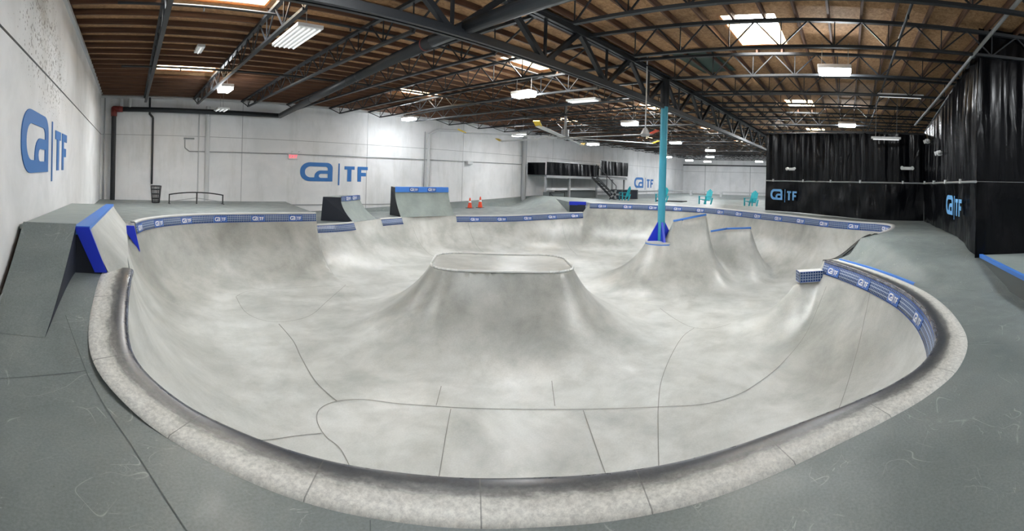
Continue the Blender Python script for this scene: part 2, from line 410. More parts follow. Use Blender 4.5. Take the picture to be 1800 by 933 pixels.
for s in SKY:
    z0 = z_roof((s[2]+s[3])/2)
    t = thing('skylight', 'bright rectangular skylight, the ' + near_word(s), 'skylight', ((s[0]+s[1])/2, (s[2]+s[3])/2, z0+0.06), 0, 'skylights in the roof')
    hx, hy = (s[1]-s[0])/2, (s[3]-s[2])/2
    b = B()
    for q in ((-1,0),(1,0)): boxz(b, min(q[0]*hx, q[0]*(hx+.04)), max(q[0]*hx, q[0]*(hx+.04)), -hy-.04, hy+.04, 0, 0.42)
    for q in (-1,1): boxz(b, -hx, hx, min(q*hy, q*(hy+.04)), max(q*hy, q*(hy+.04)), 0, 0.42)
    mesh_obj('well', b, M['well'], t)
    b = B(); boxz(b, -hx-.04, hx+.04, -hy-.04, hy+.04, 0.42, 0.47); mesh_obj('dome_panel', b, M['sky'], t)
# wall seams, cap strips and joints
k = 0
def trim(b, mat):
    global k; k += 1; return struct(mesh_obj('trim_%d' % k, b, mat))
b = B(); boxz(b, LX0, LX0+.006, RY0, BY1, 2.99, 3.015); trim(b, M['steel'])
b = B(); boxz(b, LX0, FX1, BY1-.006, BY1, 2.99, 3.01); trim(b, M['grey'])
b = B(); boxz(b, FX1-.006, FX1, RY0, BY1, 2.84, 2.87); trim(b, M['grey'])
b = B(); boxz(b, LX0, FX1, BY1-.02, BY1, 0.03, 0.07); trim(b, M['grey'])
b = B(); boxz(b, LX0, LX0+.07, RY0, BY1, 4.66, 4.76); trim(b, M['lgrey'])
b = B(); boxz(b, LX0, LX0+.03, RY0, BY1, 4.76, 5.2); trim(b, M['wood'])
b = B(); boxz(b, LX0, FX1, BY1-.09, BY1, 4.55, 4.63); trim(b, M['lgrey'])
b = B(); boxz(b, FX1-.15, FX1, RY0, BY1, 3.55, 3.70); trim(b, M['steel'])
b = B(); boxz(b, FX1-.05, FX1, RY0, BY1, 0.46, 0.54); trim(b, M['grey'])
for x in (4.9, 11.2, 17.5, 26.0, 33.0, 39.5, 46.0):
    b = B(); boxz(b, x-.012, x+.012, BY1-.006, BY1, -0.3, 4.55); trim(b, M['grey'])
for y in (16.9, 11.4, 5.0):
    b = B(); boxz(b, FX1-.006, FX1, y-.03, y+.03, -0.3, 3.55); trim(b, M['grey'])

# ------------------------------------------------------------------ deck and bowl surfaces
def cdt_surface(name, poly, extra, zfun, mat, skirt=None, uv=False, bz=None):
    n = len(poly); vs_ = [Vector(p) for p in poly] + [Vector(p) for p in extra]
    r = delaunay_2d_cdt(vs_, [], [list(range(n))], 1, 1e-5)
    cache = {}
    if bz:
        for p, z in zip(poly, bz): cache[(round(p[0],4), round(p[1],4))] = z
    bm = bmesh.new(); vv = []
    for p in r[0]:
        z = cache.get((round(p.x,4), round(p.y,4)))
        vv.append(bm.verts.new((p.x, p.y, zfun(p.x, p.y) if z is None else z)))
    for f in r[2]:
        try: fc = bm.faces.new([vv[i] for i in f])
        except ValueError: pass
    bmesh.ops.recalc_face_normals(bm, faces=bm.faces)
    if sum(f.normal.z*f.calc_area() for f in bm.faces) < 0: bmesh.ops.reverse_faces(bm, faces=bm.faces)
    return bm
def inside(x, y, poly):
    c = False; j = len(poly)-1
    for i in range(len(poly)):
        if (poly[i][1] > y) != (poly[j][1] > y) and x < (poly[j][0]-poly[i][0])*(y-poly[i][1])/(poly[j][1]-poly[i][1])+poly[i][0]: c = not c
        j = i
    return c
OUT = []; OUTZ = []
for nm, pts, zf in SEC:
    for p in pts:
        if OUT and math.hypot(p[0]-OUT[-1][0], p[1]-OUT[-1][1]) < 0.015: continue
        OUT.append(p); OUTZ.append(zf(*p))
ALLSEG = [s for _, segs, _ in SEG for s in segs]
extra = []
N = len(OUT)
import numpy as np
SA = np.array([[s[0], s[1], s[2]-s[0], s[3]-s[1]] for s in ALLSEG])
def bdist(x, y):
    t = np.clip(((x-SA[:,0])*SA[:,2]+(y-SA[:,1])*SA[:,3])/np.maximum(SA[:,2]**2+SA[:,3]**2, 1e-9), 0, 1)
    return float(np.sqrt(((x-SA[:,0]-SA[:,2]*t)**2+(y-SA[:,1]-SA[:,3]*t)**2).min()))
for off in (0.012, 0.035, 0.075, 0.13, 0.21, 0.31, 0.43, 0.57):
    st = 1 if off < 0.1 else 2
    for i in range(0, N, st):
        a, c = OUT[i-1], OUT[(i+1) % N]; dx, dy = c[0]-a[0], c[1]-a[1]; l = math.hypot(dx, dy) or 1
        x, y = OUT[i][0]-dy/l*off, OUT[i][1]+dx/l*off
        if inside(x, y, OUT) and bdist(x, y) > off*0.9: extra.append((x, y))
def mpt(u, v): return (MC[0]+MU[0]*u+MV[0]*v, MC[1]+MU[1]*u+MV[1]*v)
def rrect(hx, hy, r, seg=9):
    o = []
    for cx, cy, a0 in ((hx-r,hy-r,0),(-hx+r,hy-r,90),(-hx+r,-hy+r,180),(hx-r,-hy+r,270)):
        for i in range(seg+1):
            a = math.radians(a0+90*i/seg); o.append((cx+r*math.cos(a), cy+r*math.sin(a)))
    return o
for off in (-0.02, 0.0, 0.02, 0.06, 0.12, 0.2, 0.3, 0.42):
    rr = rrect(MH[0]+off, MH[1]+off, MR+off); res = []
    for a, c in zip(rr, rr[1:]+rr[:1]):
        kk = max(1, int(math.hypot(c[0]-a[0], c[1]-a[1])/0.12))
        for j in range(kk): res.append(mpt(a[0]+(c[0]-a[0])*j/kk, a[1]+(c[1]-a[1])*j/kk))
    extra += res
for off in (-0.02, 0.0, 0.02, 0.07, 0.14, 0.24, 0.36):
    for i in range(40):
        a = 2*PI*i/40; extra.append((CP[0]+(0.44+off)*math.cos(a), CP[1]+(0.44+off)*math.sin(a)))
for segs in (SP1, SP2):
    for ax, ay, za, bx, by, zb_ in segs:
        L_ = math.hypot(bx-ax, by-ay); nx, ny = -(by-ay)/L_, (bx-ax)/L_
        for i in range(int(L_/0.05)+1):
            t = i*0.05/L_
            for o in (-0.4,-0.28,-0.18,-0.1,-0.05,-0.02,0.02,0.05,0.1,0.18,0.28,0.4): extra.append((ax+(bx-ax)*t+nx*o, ay+(by-ay)*t+ny*o))
for i in range(40):
    y = 10.9+i*(13.17-10.9)/39; extra.append((5.72, y)); extra.append((5.74, y))
gx = 0.12
for i in range(int(21/gx)):
    for j in range(int(17/gx)):
        x, y = -0.2+i*gx+(j % 2)*gx/2, -1.4+j*gx
        if inside(x, y, OUT) and bdist(x, y) > 0.62: extra.append((x, y))
bm = cdt_surface('bowl', OUT, extra, z_bowl, None, bz=OUTZ)
bowl = thing('skate_bowl', 'large smooth grey concrete skate bowl sunk in the deck, filling the foreground', 'skate bowl', (0,0,0))
pl = bm.verts.layers.float.new('steep_shade')
for v in bm.verts: v[pl] = steep_shade_tone(v.co.x, v.co.y)
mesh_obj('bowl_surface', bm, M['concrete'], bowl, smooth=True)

# deck around the bowl (floor), with banks up to the raised platforms
def grid_pts(x0, x1, y0, y1, g, cond):
    o = []; x = x0
    while x < x1:
        y = y0
        while y < y1:
            if cond(x, y): o.append((x, y))
            y += g
        x += g
    return o
s5 = dict((n, p) for n, p, _ in SEC)
ring = s5['near'] + s5['lip'][1:] + s5['far']            # left start -> far end, ccw
west = s5['pocket'] + s5['side'][1:]
edgeL = [(7.0,BY1-.01),(6.6,17.5),(5.71,13.3)]
edgeR = [(18.45,11.95),(18.05,12.6),(21,16),(24,BY1-.01)]
d1 = [(LX0+.01,RY0+.01),(FX1-.01,RY0+.01),(FX1-.01,BY1-.01)] + edgeR[::-1] + ring[::-1][0:] + west[::-1] + edgeL[::-1] + [(LX0+.01,BY1-.01)]
d1c = []
for p in d1:
    if not d1c or math.hypot(p[0]-d1c[-1][0], p[1]-d1c[-1][1]) > 0.012: d1c.append(p)
def free(x, y): return inside(x, y, d1c) and bdist(x, y) > 0.12
ex = grid_pts(-1.2, 2.2, 2.3, 5.6, 0.14, free) + grid_pts(-1.2, 7, 5.6, 19.5, 0.5, free) + grid_pts(6.6, 15, -3.4, 1.0, 0.16, free) + grid_pts(15, 28, -8, 19, 0.7, free) + grid_pts(-1.0, 15, -8.5, -3.4, 1.0, free)
bm = cdt_surface('deck', d1c, ex, z_deck, None)
def skirt(bm, pts, zt, zbm):
    for a, c in zip(pts, pts[1:]):
        quad(bm, (a[0],a[1],zt(*a)), (c[0],c[1],zt(*c)), (c[0],c[1],zbm), (a[0],a[1],zbm))
skirt(bm, edgeL, z_deck, -0.6); skirt(bm, edgeR, z_deck, -0.6)
struct(mesh_obj('floor', bm, M['deck'], smooth=True))
def z_mid(x, y): return zc4(x, y) - 0.2*sstep((y-15)/4.5) + (z_deck(18.1,12.6)+0.08)*sstep((y-12.7)/2.2)*sstep((x-(18.05+(y-12.6)*0.87-2.8))/2.8)
d2 = [(7.02,BY1-.01),(6.62,17.5),(5.74,13.35)] + s5['mid'][::-1] + [(18.42,11.97),(18.02,12.62),(20.97,16.02),(23.97,BY1-.01)]
bm = cdt_surface('mid', d2, grid_pts(6, 24, 13, 19.6, 0.4, lambda x, y: inside(x, y, d2) and bdist(x, y) > 0.15), z_mid, None)
struct(mesh_obj('floor', bm, M['deck'], smooth=True))

# ------------------------------------------------------------------ coping, tile band, logo tiles
def sweep(name, pts, prof_pts, zf, mat, parent, tex_v, smooth=True, offset_u=0.0):
    bm = bmesh.new(); uvl = bm.loops.layers.uv.new('UVMap'); rows = []; us = []; u = offset_u
    for i, p in enumerate(pts):
        a, c = pts[max(i-1,0)], pts[min(i+1,len(pts)-1)]
        dx, dy = c[0]-a[0], c[1]-a[1]; l = math.hypot(dx, dy) or 1; nx, ny = dy/l, -dx/l
        z = zf(*p)
        if i: u += math.hypot(p[0]-pts[i-1][0], p[1]-pts[i-1][1])
        us.append(u); rows.append([bm.verts.new((p[0]+nx*o, p[1]+ny*o, z+dz)) for o, dz in prof_pts])
    for i in range(len(rows)-1):
        for j in range(len(prof_pts)-1):
            f = bm.faces.new((rows[i][j], rows[i+1][j], rows[i+1][j+1], rows[i][j+1]))
            for lp, uu, v in zip(f.loops, (us[i], us[i+1], us[i+1], us[i]), (tex_v[j], tex_v[j], tex_v[j+1], tex_v[j+1])): lp[uvl].uv = (uu, v)
    bmesh.ops.recalc_face_normals(bm, faces=bm.faces)
    return mesh_obj(name, bm, mat, parent, smooth)
near = s5['near']; full = [p for p in near]
COPP = [(0.03,-0.06),(-0.02,-0.05),(-0.032,-0.02),(-0.022,0.008),(0.0,0.022),(0.03,0.030),(0.09,0.030),(0.16,0.026),(0.24,0.020),(0.31,0.014),(0.325,0.0)]
COPV = [0.0,0.0,0.02,0.05,0.12,0.18,0.34,0.58,0.8,1.0,1.0]
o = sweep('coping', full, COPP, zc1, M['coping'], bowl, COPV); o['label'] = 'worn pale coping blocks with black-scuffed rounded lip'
THIN = [(0.03,-0.05),(-0.015,-0.04),(-0.025,-0.012),(-0.012,0.012),(0.02,0.02),(0.10,0.016),(0.105,-0.02)]
THV = [0.9]*7
M['cop2'] = newmat('pale_coping', (0.55,0.56,0.55), 0.5)
MIDP = [[p for p in s5['mid'] if p[0] > 12.7], [p for p in s5['mid'] if 8.95 < p[0] < 10.2], [p for p in s5['mid'] if p[0] < 7.5]]
for nm, zf, pp_ in (('far', zc3, s5['far']), ('mid', zc4, MIDP[0]), ('mid', zc4, MIDP[1]), ('mid', zc4, MIDP[2]), ('pocket', zc5, s5['pocket'])):
    sweep('coping', pp_, THIN, zf, M['cop2'], bowl, THV)
o = sweep('bank_edge', s5['lip'], [(0.02,-0.06),(-0.02,-0.05),(-0.02,0.012),(0.03,0.015)], zc2, M['black'], bowl, [0,0,0,0])
BAND = 0.23
def drop_off(h, drop):
    lo, hi = 0.0, 1.5
    for _ in range(30):
        m_ = (lo+hi)/2
        if h-prof(m_, h) < drop: lo = m_
        else: hi = m_
    return lo
for nm, zf, pts in (('near', zc1, 0), ('far', zc3, s5['far']), ('mid', zc4, MIDP[0]), ('mid', zc4, MIDP[1]), ('mid', zc4, MIDP[2]), ('pocket', zc5, s5['pocket'])):
    h = {'near':1.4,'far':1.9,'mid':1.3,'pocket':1.75}[nm]
    if nm == 'near': pts = near[len(near)//3:]
    d0 = drop_off(h, 0.04); d1_ = drop_off(h, BAND/2+.02); d2_ = drop_off(h, BAND+.02)
    sweep('tile_band', pts, [(-d0-.014,-0.035),(-d1_-.014,-BAND/2-.02),(-d2_-.014,-BAND-.02),(-d2_+.02,-BAND-.03)], zf, M['tile'], bowl, [1.0,0.5,0.0,0.0])

# the two-part letter mark: rounded "ca", thin bar, "TF"
def arc(cx, cy, r, a0, a1, n=8): return [(cx+r*math.cos(math.radians(a0+(a1-a0)*i/n)), cy+r*math.sin(math.radians(a0+(a1-a0)*i/n))) for i in range(n+1)]
LOGO = [
 [(1.56,0)] + arc(1.28,0.72,0.28,0,90) + arc(0.46,0.54,0.46,90,180) + arc(0.46,0.46,0.46,180,270),
 arc(1.20,0.655,0.13,0,90)[0:] + arc(0.50,0.51,0.275,90,180) + arc(0.50,0.48,0.275,180,270) + [(0.68,0.205)] + arc(1.0,0.265,0.32,180,90) + [(1.33,0.585)],
 [(1.33,0.19),(1.33,0.405)] + arc(1.0,0.295,0.11,90,270)[:-1] + [(1.0,0.19)],
 [(1.85,-0.195),(1.915,-0.195),(1.915,0.99),(1.85,0.99)],
 [(2.31,0.015),(2.52,0.015),(2.52,0.67),(2.68,0.67),(2.68,0.85),(2.16,0.85),(2.16,0.67),(2.31,0.67)],
 [(2.84,0.015),(3.03,0.015),(3.03,0.32),(3.29,0.32),(3.29,0.517),(3.03,0.517),(3.03,0.67),(3.375,0.67),(3.375,0.85),(2.84,0.85)]]
def logo_mesh(sx, sz, depth, lo=LOGO):
    cu = bpy.data.curves.new('mark', 'CURVE'); cu.dimensions = '2D'; cu.fill_mode = 'BOTH'; cu.extrude = depth/2
    for pl in lo:
        sp = cu.splines.new('POLY'); sp.points.add(len(pl)-1); sp.use_cyclic_u = True
        for q, (x, y) in zip(sp.points, pl): q.co = (x*sx, y*sz, 0, 1)
    ob = bpy.data.objects.new('mark', cu); C.objects.link(ob)
    dg = bpy.context.evaluated_depsgraph_get(); me = bpy.data.meshes.new_from_object(ob.evaluated_get(dg))
    bpy.data.objects.remove(ob); return me
def frame(xd, yd, loc):
    xd = Vector(xd).normalized(); yd = Vector(yd); yd = (yd - xd*yd.dot(xd)).normalized(); zd = xd.cross(yd)
    return Matrix(((xd.x,yd.x,zd.x,loc[0]),(xd.y,yd.y,zd.y,loc[1]),(xd.z,yd.z,zd.z,loc[2]),(0,0,0,1)))
def put_logo(sx, sz, xd, yd, loc, mat, label):
    me = logo_mesh(sx, sz, 0.012); me.materials.clear(); me.materials.append(mat)
    o = bpy.data.objects.new('painted_logo', me); C.objects.link(o); o.matrix_world = frame(xd, yd, loc)
    return tag(o, label, 'logo')
put_logo(1.14, 0.82, (0,1,0), (0,0,1), (LX0+.008, 5.24, 1.54), M['logo'], 'large blue ca TF logo on the left wall')
put_logo(1.06, 0.88, (1,0,0), (0,0,1), (7.68, BY1-.008, 1.15), M['logo'], 'blue ca TF logo on the back wall beside the exit sign')
put_logo(1.29, 1.02, (1,0,0), (0,0,1), (38.9, BY1-.008, 0.88), M['logo'], 'small distant blue lettered logo on the back wall right of the mezzanine')
# logo tiles: a dark blue plate with white lettering, one mesh shared by all
lm = logo_mesh(0.105, 0.115, 0.006)
bm = bmesh.new(); boxz(bm, -0.22, 0.22, -0.085, 0.085, -0.006, 0.0)
for f in bm.faces: f.material_index = 0
n0 = len(bm.faces); bm2 = bmesh.new(); bm2.from_mesh(lm); bmesh.ops.translate(bm2, verts=bm2.verts, vec=(-0.178,-0.055,0.004))
tmp = bpy.data.meshes.new('t'); bm2.to_mesh(tmp); bm2.free(); bm.from_mesh(tmp); bm.faces.ensure_lookup_table()
for f in bm.faces[n0:]: f.material_index = 1
ltm = bpy.data.meshes.new('logo_tile'); bm.to_mesh(ltm); bm.free(); ltm.materials.append(newmat('plate_blue', (0.04,0.12,0.42), 0.35)); ltm.materials.append(M['white'])
def along(pts, start, step):
    u = 0; nxt = start; o = []
    for a, c in zip(pts, pts[1:]):
        l = math.hypot(c[0]-a[0], c[1]-a[1])
        while u+l >= nxt:
            t = (nxt-u)/l; o.append((a[0]+(c[0]-a[0])*t, a[1]+(c[1]-a[1])*t, (c[0]-a[0])/l, (c[1]-a[1])/l)); nxt += step
        u += l
    return o
for nm, zf, h, st, filt in (('near', zc1, 1.4, 0.45, lambda x: x > 6.0), ('far', zc3, 1.9, 0.6, lambda x: x > 12.5), ('mid', zc4, 1.3, 0.8, lambda x: x > 12.6), ('pocket', zc5, 1.75, 0.35, lambda x: True)):
    pp = s5[nm]
    it = [(x, y, -tx, -ty) for x, y, tx, ty in along(pp[::-1], st, 1.22)]
    dd0, dd2 = drop_off(h, 0.04), drop_off(h, BAND+.02)
    for x, y, tx, ty in it:
        if not filt(x): continue
        n_in = Vector((-ty, tx, 0)); z = zf(x, y); mid = (dd0+dd2)/2+.026
        o = bpy.data.objects.new('logo_tile', ltm); C.objects.link(o); o.parent = bowl
        # seen from inside the bowl the lettering runs against the path direction
        yd = (-n_in*(dd2-dd0) + Vector((0,0,BAND))).normalized()
        o.matrix_world = frame((-tx*1, -ty*1, 0), yd, (x+n_in.x*mid, y+n_in.y*mid, z-0.04-BAND/2+.005))
# expansion joints: narrow ribbons lying on the concrete
JO = {'a': [(2.56,10.53),(3.03,10.97),(4.26,11.02),(5.65,10.89)], 'b': [(2.56,10.53),(2.49,9.41),(2.69,8.81),(3.1,8.6),(3.75,8.82),(4.53,9.66),(5.65,10.89)],
 'c': [(2.95,8.5),(2.91,7.59),(2.78,6.85),(2.67,6.0),(2.71,5.39)],
 'd': [(2.2,3.9),(2.29,4.42),(2.24,4.73),(2.28,5.06),(2.43,5.3),(2.71,5.39),(3.06,5.28),(3.41,4.97),(3.86,4.58),(4.66,3.79),(5.23,3.1),(5.69,2.44),(6.04,1.87),(6.48,1.5),(7.11,1.24),(7.93,0.99),(8.57,0.76),(9.22,0.56),(9.5,0.42)],
 'e': [(0.9,4.6),(1.78,4.83),(2.22,4.79)], 'f': [(3.9,4.48),(3.52,4.11),(2.99,3.58),(2.5,3.1)], 'g': [(3.80,4.66),(4.2,5.05)],
 'h': [(5.09,3.23),(4.72,2.88),(4.38,2.56),(3.9,2.1)], 'i': [(5.5,4.06),(4.95,3.59)], 'j': [(4.2,1.75),(4.61,1.94),(5.14,2.18),(5.71,2.43),(6.46,2.71),(7.47,2.96),(8.46,3.12),(9.05,3.09)],
 'k': [(10.08,4.32),(9.49,3.72),(9.09,3.17),(9.16,2.76),(9.55,2.43)], 'l': [(8.26,-0.44),(7.87,-0.32),(6.99,-0.13),(6.09,0.04),(5.4,0.2)], 'm': [(10.6,14.8),(10.5,13.6),(10.4,12.4)], 'n': [(13.2,14.4),(12.8,13.2),(12.5,12.2)], 'o': [(17.2,12.4),(16.2,11.2),(15.0,10.0)]}
for key, pl in JO.items():
    q = smooth_path(pl, 0.05) if key != 'l' else lin_path(pl, 0.05)
    q = [p for p in q if inside(p[0], p[1], OUT)]
    bm = bmesh.new(); rows = []
    wj = 0.005 if key not in 'c' else 0.009
    for i, p in enumerate(q):
        a, c = q[max(i-1,0)], q[min(i+1,len(q)-1)]; dx, dy = c[0]-a[0], c[1]-a[1]; l = math.hypot(dx,dy) or 1
        rows.append([bm.verts.new((p[0]+dy/l*s_, p[1]-dx/l*s_, z_bowl(p[0]+dy/l*s_, p[1]-dx/l*s_)+0.006)) for s_ in (-wj, wj)])
    for r0, r1 in zip(rows, rows[1:]): bm.faces.new((r0[0], r0[1], r1[1], r1[0]))
    mesh_obj('expansion_joint', bm, M['joint'], bowl)
# painted steel edge round the island top
rr = [mpt(*p) for p in rrect(MH[0], MH[1], MR)]; rr.append(rr[0])
bm = B(); path_tube(bm, [Vector((p[0], p[1], MZ+0.012)) for p in rr], 0.024, 8)
o = mesh_obj('island_edge', bm, M['joint_light'], bowl, True)
# drain
bm = B(); tube(bm, (3.44,2.77,-1.40), (3.44,2.77,-1.385), 0.075, seg=24); o = mesh_obj('drain', bm, M['white'], bowl)
bm = B(); tube(bm, (3.44,2.77,-1.385), (3.44,2.77,-1.380), 0.035, seg=16); mesh_obj('drain_grate', bm, M['steel'], o)
# lip pieces of the two spines and the step block at the tip
def lip_bar(pts, r=0.035, mat=None):
    bm = B(); path_tube(bm, [Vector(p) for p in pts], r, 8); return mesh_obj('spine_lip', bm, mat or M['blue2'], bowl, True)
lip_bar([(13.05,5.22,0.415),(13.71,4.39,0.615)], 0.045); lip_bar([(14.72,4.53,-0.015),(15.0,4.05,0.075),(15.25,3.27,0.115)], 0.045)
bm = B(); prism(bm, [(9.90,0.36),(10.08,0.56),(9.80,1.08),(9.55,0.98)], -0.42, -0.185)
o = mesh_obj('step_block', bm, M['cop2'], bowl)
bm = B(); uvl = bm.loops.layers.uv.new('UVMap')
for (a, c) in (((9.89,0.36),(9.54,0.975)),((9.54,0.985),(9.80,1.09))):
    f = quad(bm, (a[0]-.006,a[1],-0.40), (c[0]-.006,c[1],-0.40), (c[0]-.006,c[1],-0.18), (a[0]-.006,a[1],-0.18)); L_ = math.dist(a, c)
    for lp, uv_ in zip(f.loops, ((0,0),(L_,0),(L_,1),(0,1))): lp[uvl].uv = uv_
mesh_obj('tile_band', bm, M['tile'], bowl)
# deck seams and the blue edge strip of the right bank
def deck_strip(name, pl, wj, mat, zf, dz, label=None, cat=None, kind=None):
    q = lin_path(pl, 0.1); bm = bmesh.new(); rows = []
    for i, p in enumerate(q):
        a, c = q[max(i-1,0)], q[min(i+1,len(q)-1)]; dx, dy = c[0]-a[0], c[1]-a[1]; l = math.hypot(dx,dy) or 1
        rows.append([bm.verts.new((p[0]+dy/l*s_, p[1]-dx/l*s_, zf(p[0]+dy/l*s_, p[1]-dx/l*s_)+dz)) for s_ in (-wj, wj)])
    for r0, r1 in zip(rows, rows[1:]): bm.faces.new((r0[0], r0[1], r1[1], r1[0]))
    return mesh_obj(name, bm, mat)
for pl in ([(-1.2,3.2),(-0.30,3.48)], [(-0.57,4.19),(-0.29,3.43),(0.03,2.7),(0.3,2.0)], [(7.45,-1.2),(6.85,-2.39),(6.6,-2.9)], [(1.12,1.84),(0.7,1.1),(0.3,0.4)], [(-1.2,10.95),(5.3,14.6)], [(12.6,-1.35),(12.2,-2.4)]):
    k += 1; struct(deck_strip('trim_%d' % k, pl, 0.003, M['dgrey'], z_deck, 0.003))
q = [(7.62,-1.12),(8.44,-0.78),(9.28,-0.35),(10.08,0.18)]
bm = B(); rows = []
for p in smooth_path(q, 0.1): rows.append((bm.verts.new((p[0],p[1],z_deck(*p)-0.0)), bm.verts.new((p[0],p[1],z_deck(*p)+0.035)), bm.verts.new((p[0]+.02,p[1]-.035,z_deck(*p)+0.04))))
for r0, r1 in zip(rows, rows[1:]):
    bm.faces.new((r0[0],r1[0],r1[1],r0[1])); bm.faces.new((r0[1],r1[1],r1[2],r0[2]))
tag(mesh_obj('bank_strip', bm, M['blue2']), 'thin blue edge strip where the grey-green bank meets the right coping', 'edge strip')

# ------------------------------------------------------------------ extension beside the left wall
t = thing('wall_extension', 'long grey-topped platform with blue lip standing against the left wall', 'ramp', (0,0,0))
Y1, Y2, ZA, ZB = 5.17, 9.95, 0.95, 0.81
bm = B(); vs0 = [(LX0+.02,Y1,ZA),(-0.62,Y1,ZA),(-0.50,Y2,ZB),(LX0+.02,Y2,ZB)]
top = [bm.verts.new(p) for p in vs0]; low = [bm.verts.new((p[0],p[1],p[2]-.05)) for p in vs0]
bm.faces.new(top); bm.faces.new(low[::-1])
for i in range(4): bm.faces.new((low[i], low[(i+1)%4], top[(i+1)%4], top[i]))
mesh_obj('platform_top', bm, M['bank'], t)
bm = B(); vs0 = [(-0.62,Y1-.01,ZA),(-0.44,Y1-.01,ZA),(-0.34,Y2,ZB),(-0.50,Y2,ZB)]
top = [bm.verts.new((p[0],p[1],p[2]+.008)) for p in vs0]; low = [bm.verts.new((p[0],p[1],p[2]-.09)) for p in vs0]
bm.faces.new(top); bm.faces.new(low[::-1])
for i in range(4): bm.faces.new((low[i], low[(i+1)%4], top[(i+1)%4], top[i]))
mesh_obj('lip', bm, M['blue2'], t)
def face_pt(v, w_):   # v 0..1 along, w 0 top .. 1 foot
    y = Y1+(Y2-Y1)*v; zt = (ZA+(ZB-ZA)*v)-0.02; xt = -0.45+0.10*v; zb = z_left(0,y)-0.02; xb = (0.03-0.09*v) if v > 0.05 else -0.20+0.23*v/0.05
    e = w_**1.25
    return (xt+(xb-xt)*w_, y, zt+(zb-zt)*w_**0.88)
bm = B(); rows = []
for i in range(31):
    rows.append([bm.verts.new(face_pt(i/30, j/10)) for j in range(11)])
for i in range(30):
    for j in range(10): bm.faces.new((rows[i][j], rows[i][j+1], rows[i+1][j+1], rows[i+1][j]))
bmesh.ops.recalc_face_normals(bm, faces=bm.faces)
mesh_obj('concrete_face', bm, M['concrete'], t, True)
bm = B()   # solid front: black panel with a broad blue slanting edge
quad(bm, (-0.60,Y1+.02,ZA-.05), (-0.60,Y1+.02,0.30), (-0.24,Y1+.02,0.30), (-0.24,Y1+.02,0.45), (-0.44,Y1+.02,ZA-.05)); mesh_obj('front_panel', bm, M['nvy'], t)
bm = B()
vs0 = [(-0.62,ZA-.0),(-0.45,ZA-.0),(-0.235,0.44),(-0.375,0.44)]
f1 = [bm.verts.new((x,Y1-.02,z)) for x,z in vs0]; f2 = [bm.verts.new((x,Y1+.04,z)) for x,z in vs0]
bm.faces.new(f1[::-1]); bm.faces.new(f2)
for i in range(4): bm.faces.new((f1[i], f1[(i+1)%4], f2[(i+1)%4], f2[i]))
mesh_obj('blue_edge', bm, M['blue'], t)
bm = B()
vs0 = [(-0.16,0.36),(0.12,0.36),(0.26,-0.20)]
f1 = [bm.verts.new((x,9.86,z)) for x,z in vs0]; f2 = [bm.verts.new((x,9.94,z)) for x,z in vs0]
bm.faces.new(f1[::-1]); bm.faces.new(f2)
for i in range(3): bm.faces.new((f1[i], f1[(i+1)%3], f2[(i+1)%3], f2[i]))
mesh_obj('end_fin', bm, M['blue'], t)
t = thing('quarter_ramp', 'curved grey-green ramp rising to the platform at the left wall', 'ramp', (0,0,0))
bm = B(); rows = []
ny = 16
for i in range(ny+1):
    y = 3.85+(Y1+.02-3.85)*i/ny; z = z_ramp(y) if i else z_left(0,y)+.003
    rows.append([bm.verts.new((x, y, max(z, z_left(0,y)+.003))) for x in (LX0+.06, -0.98, -0.70+0.10*i/ny)])
for i in range(ny):
    for j in range(2): bm.faces.new((rows[i][j], rows[i][j+1], rows[i+1][j+1], rows[i+1][j]))
mesh_obj('ramp_surface', bm, M['deck'], t, True)
bm = B()
for i in range(ny):
    a, c = rows_a = (3.85+(Y1+.02-3.85)*i/ny, 3.85+(Y1+.02-3.85)*(i+1)/ny)
    za = max(z_ramp(a), z_left(0,a)+.003) if i else z_left(0,a)+.003; zc_ = max(z_ramp(c), z_left(0,c)+.003)
    xa, xc = -0.70+0.10*i/ny, -0.70+0.10*(i+1)/ny
    quad(bm, (xa,a,za-.004), (xc,c,zc_-.004), (xc,c,z_left(0,c)-.02), (xa,a,z_left(0,a)-.02))
mesh_obj('side_panel', bm, M['nvy'], t)
bm = B()
for i in range(ny):
    a, c = 3.85+(Y1+.02-3.85)*i/ny, 3.85+(Y1+.02-3.85)*(i+1)/ny
    za = max(z_ramp(a), z_left(0,a)); zc_ = max(z_ramp(c), z_left(0,c))
    quad(bm, (LX0+.06,a,za), (LX0+.06,c,zc_), (LX0+.06,c,-.02), (LX0+.06,a,-.02))
mesh_obj('wall_side_panel', bm, M['wood'], t)

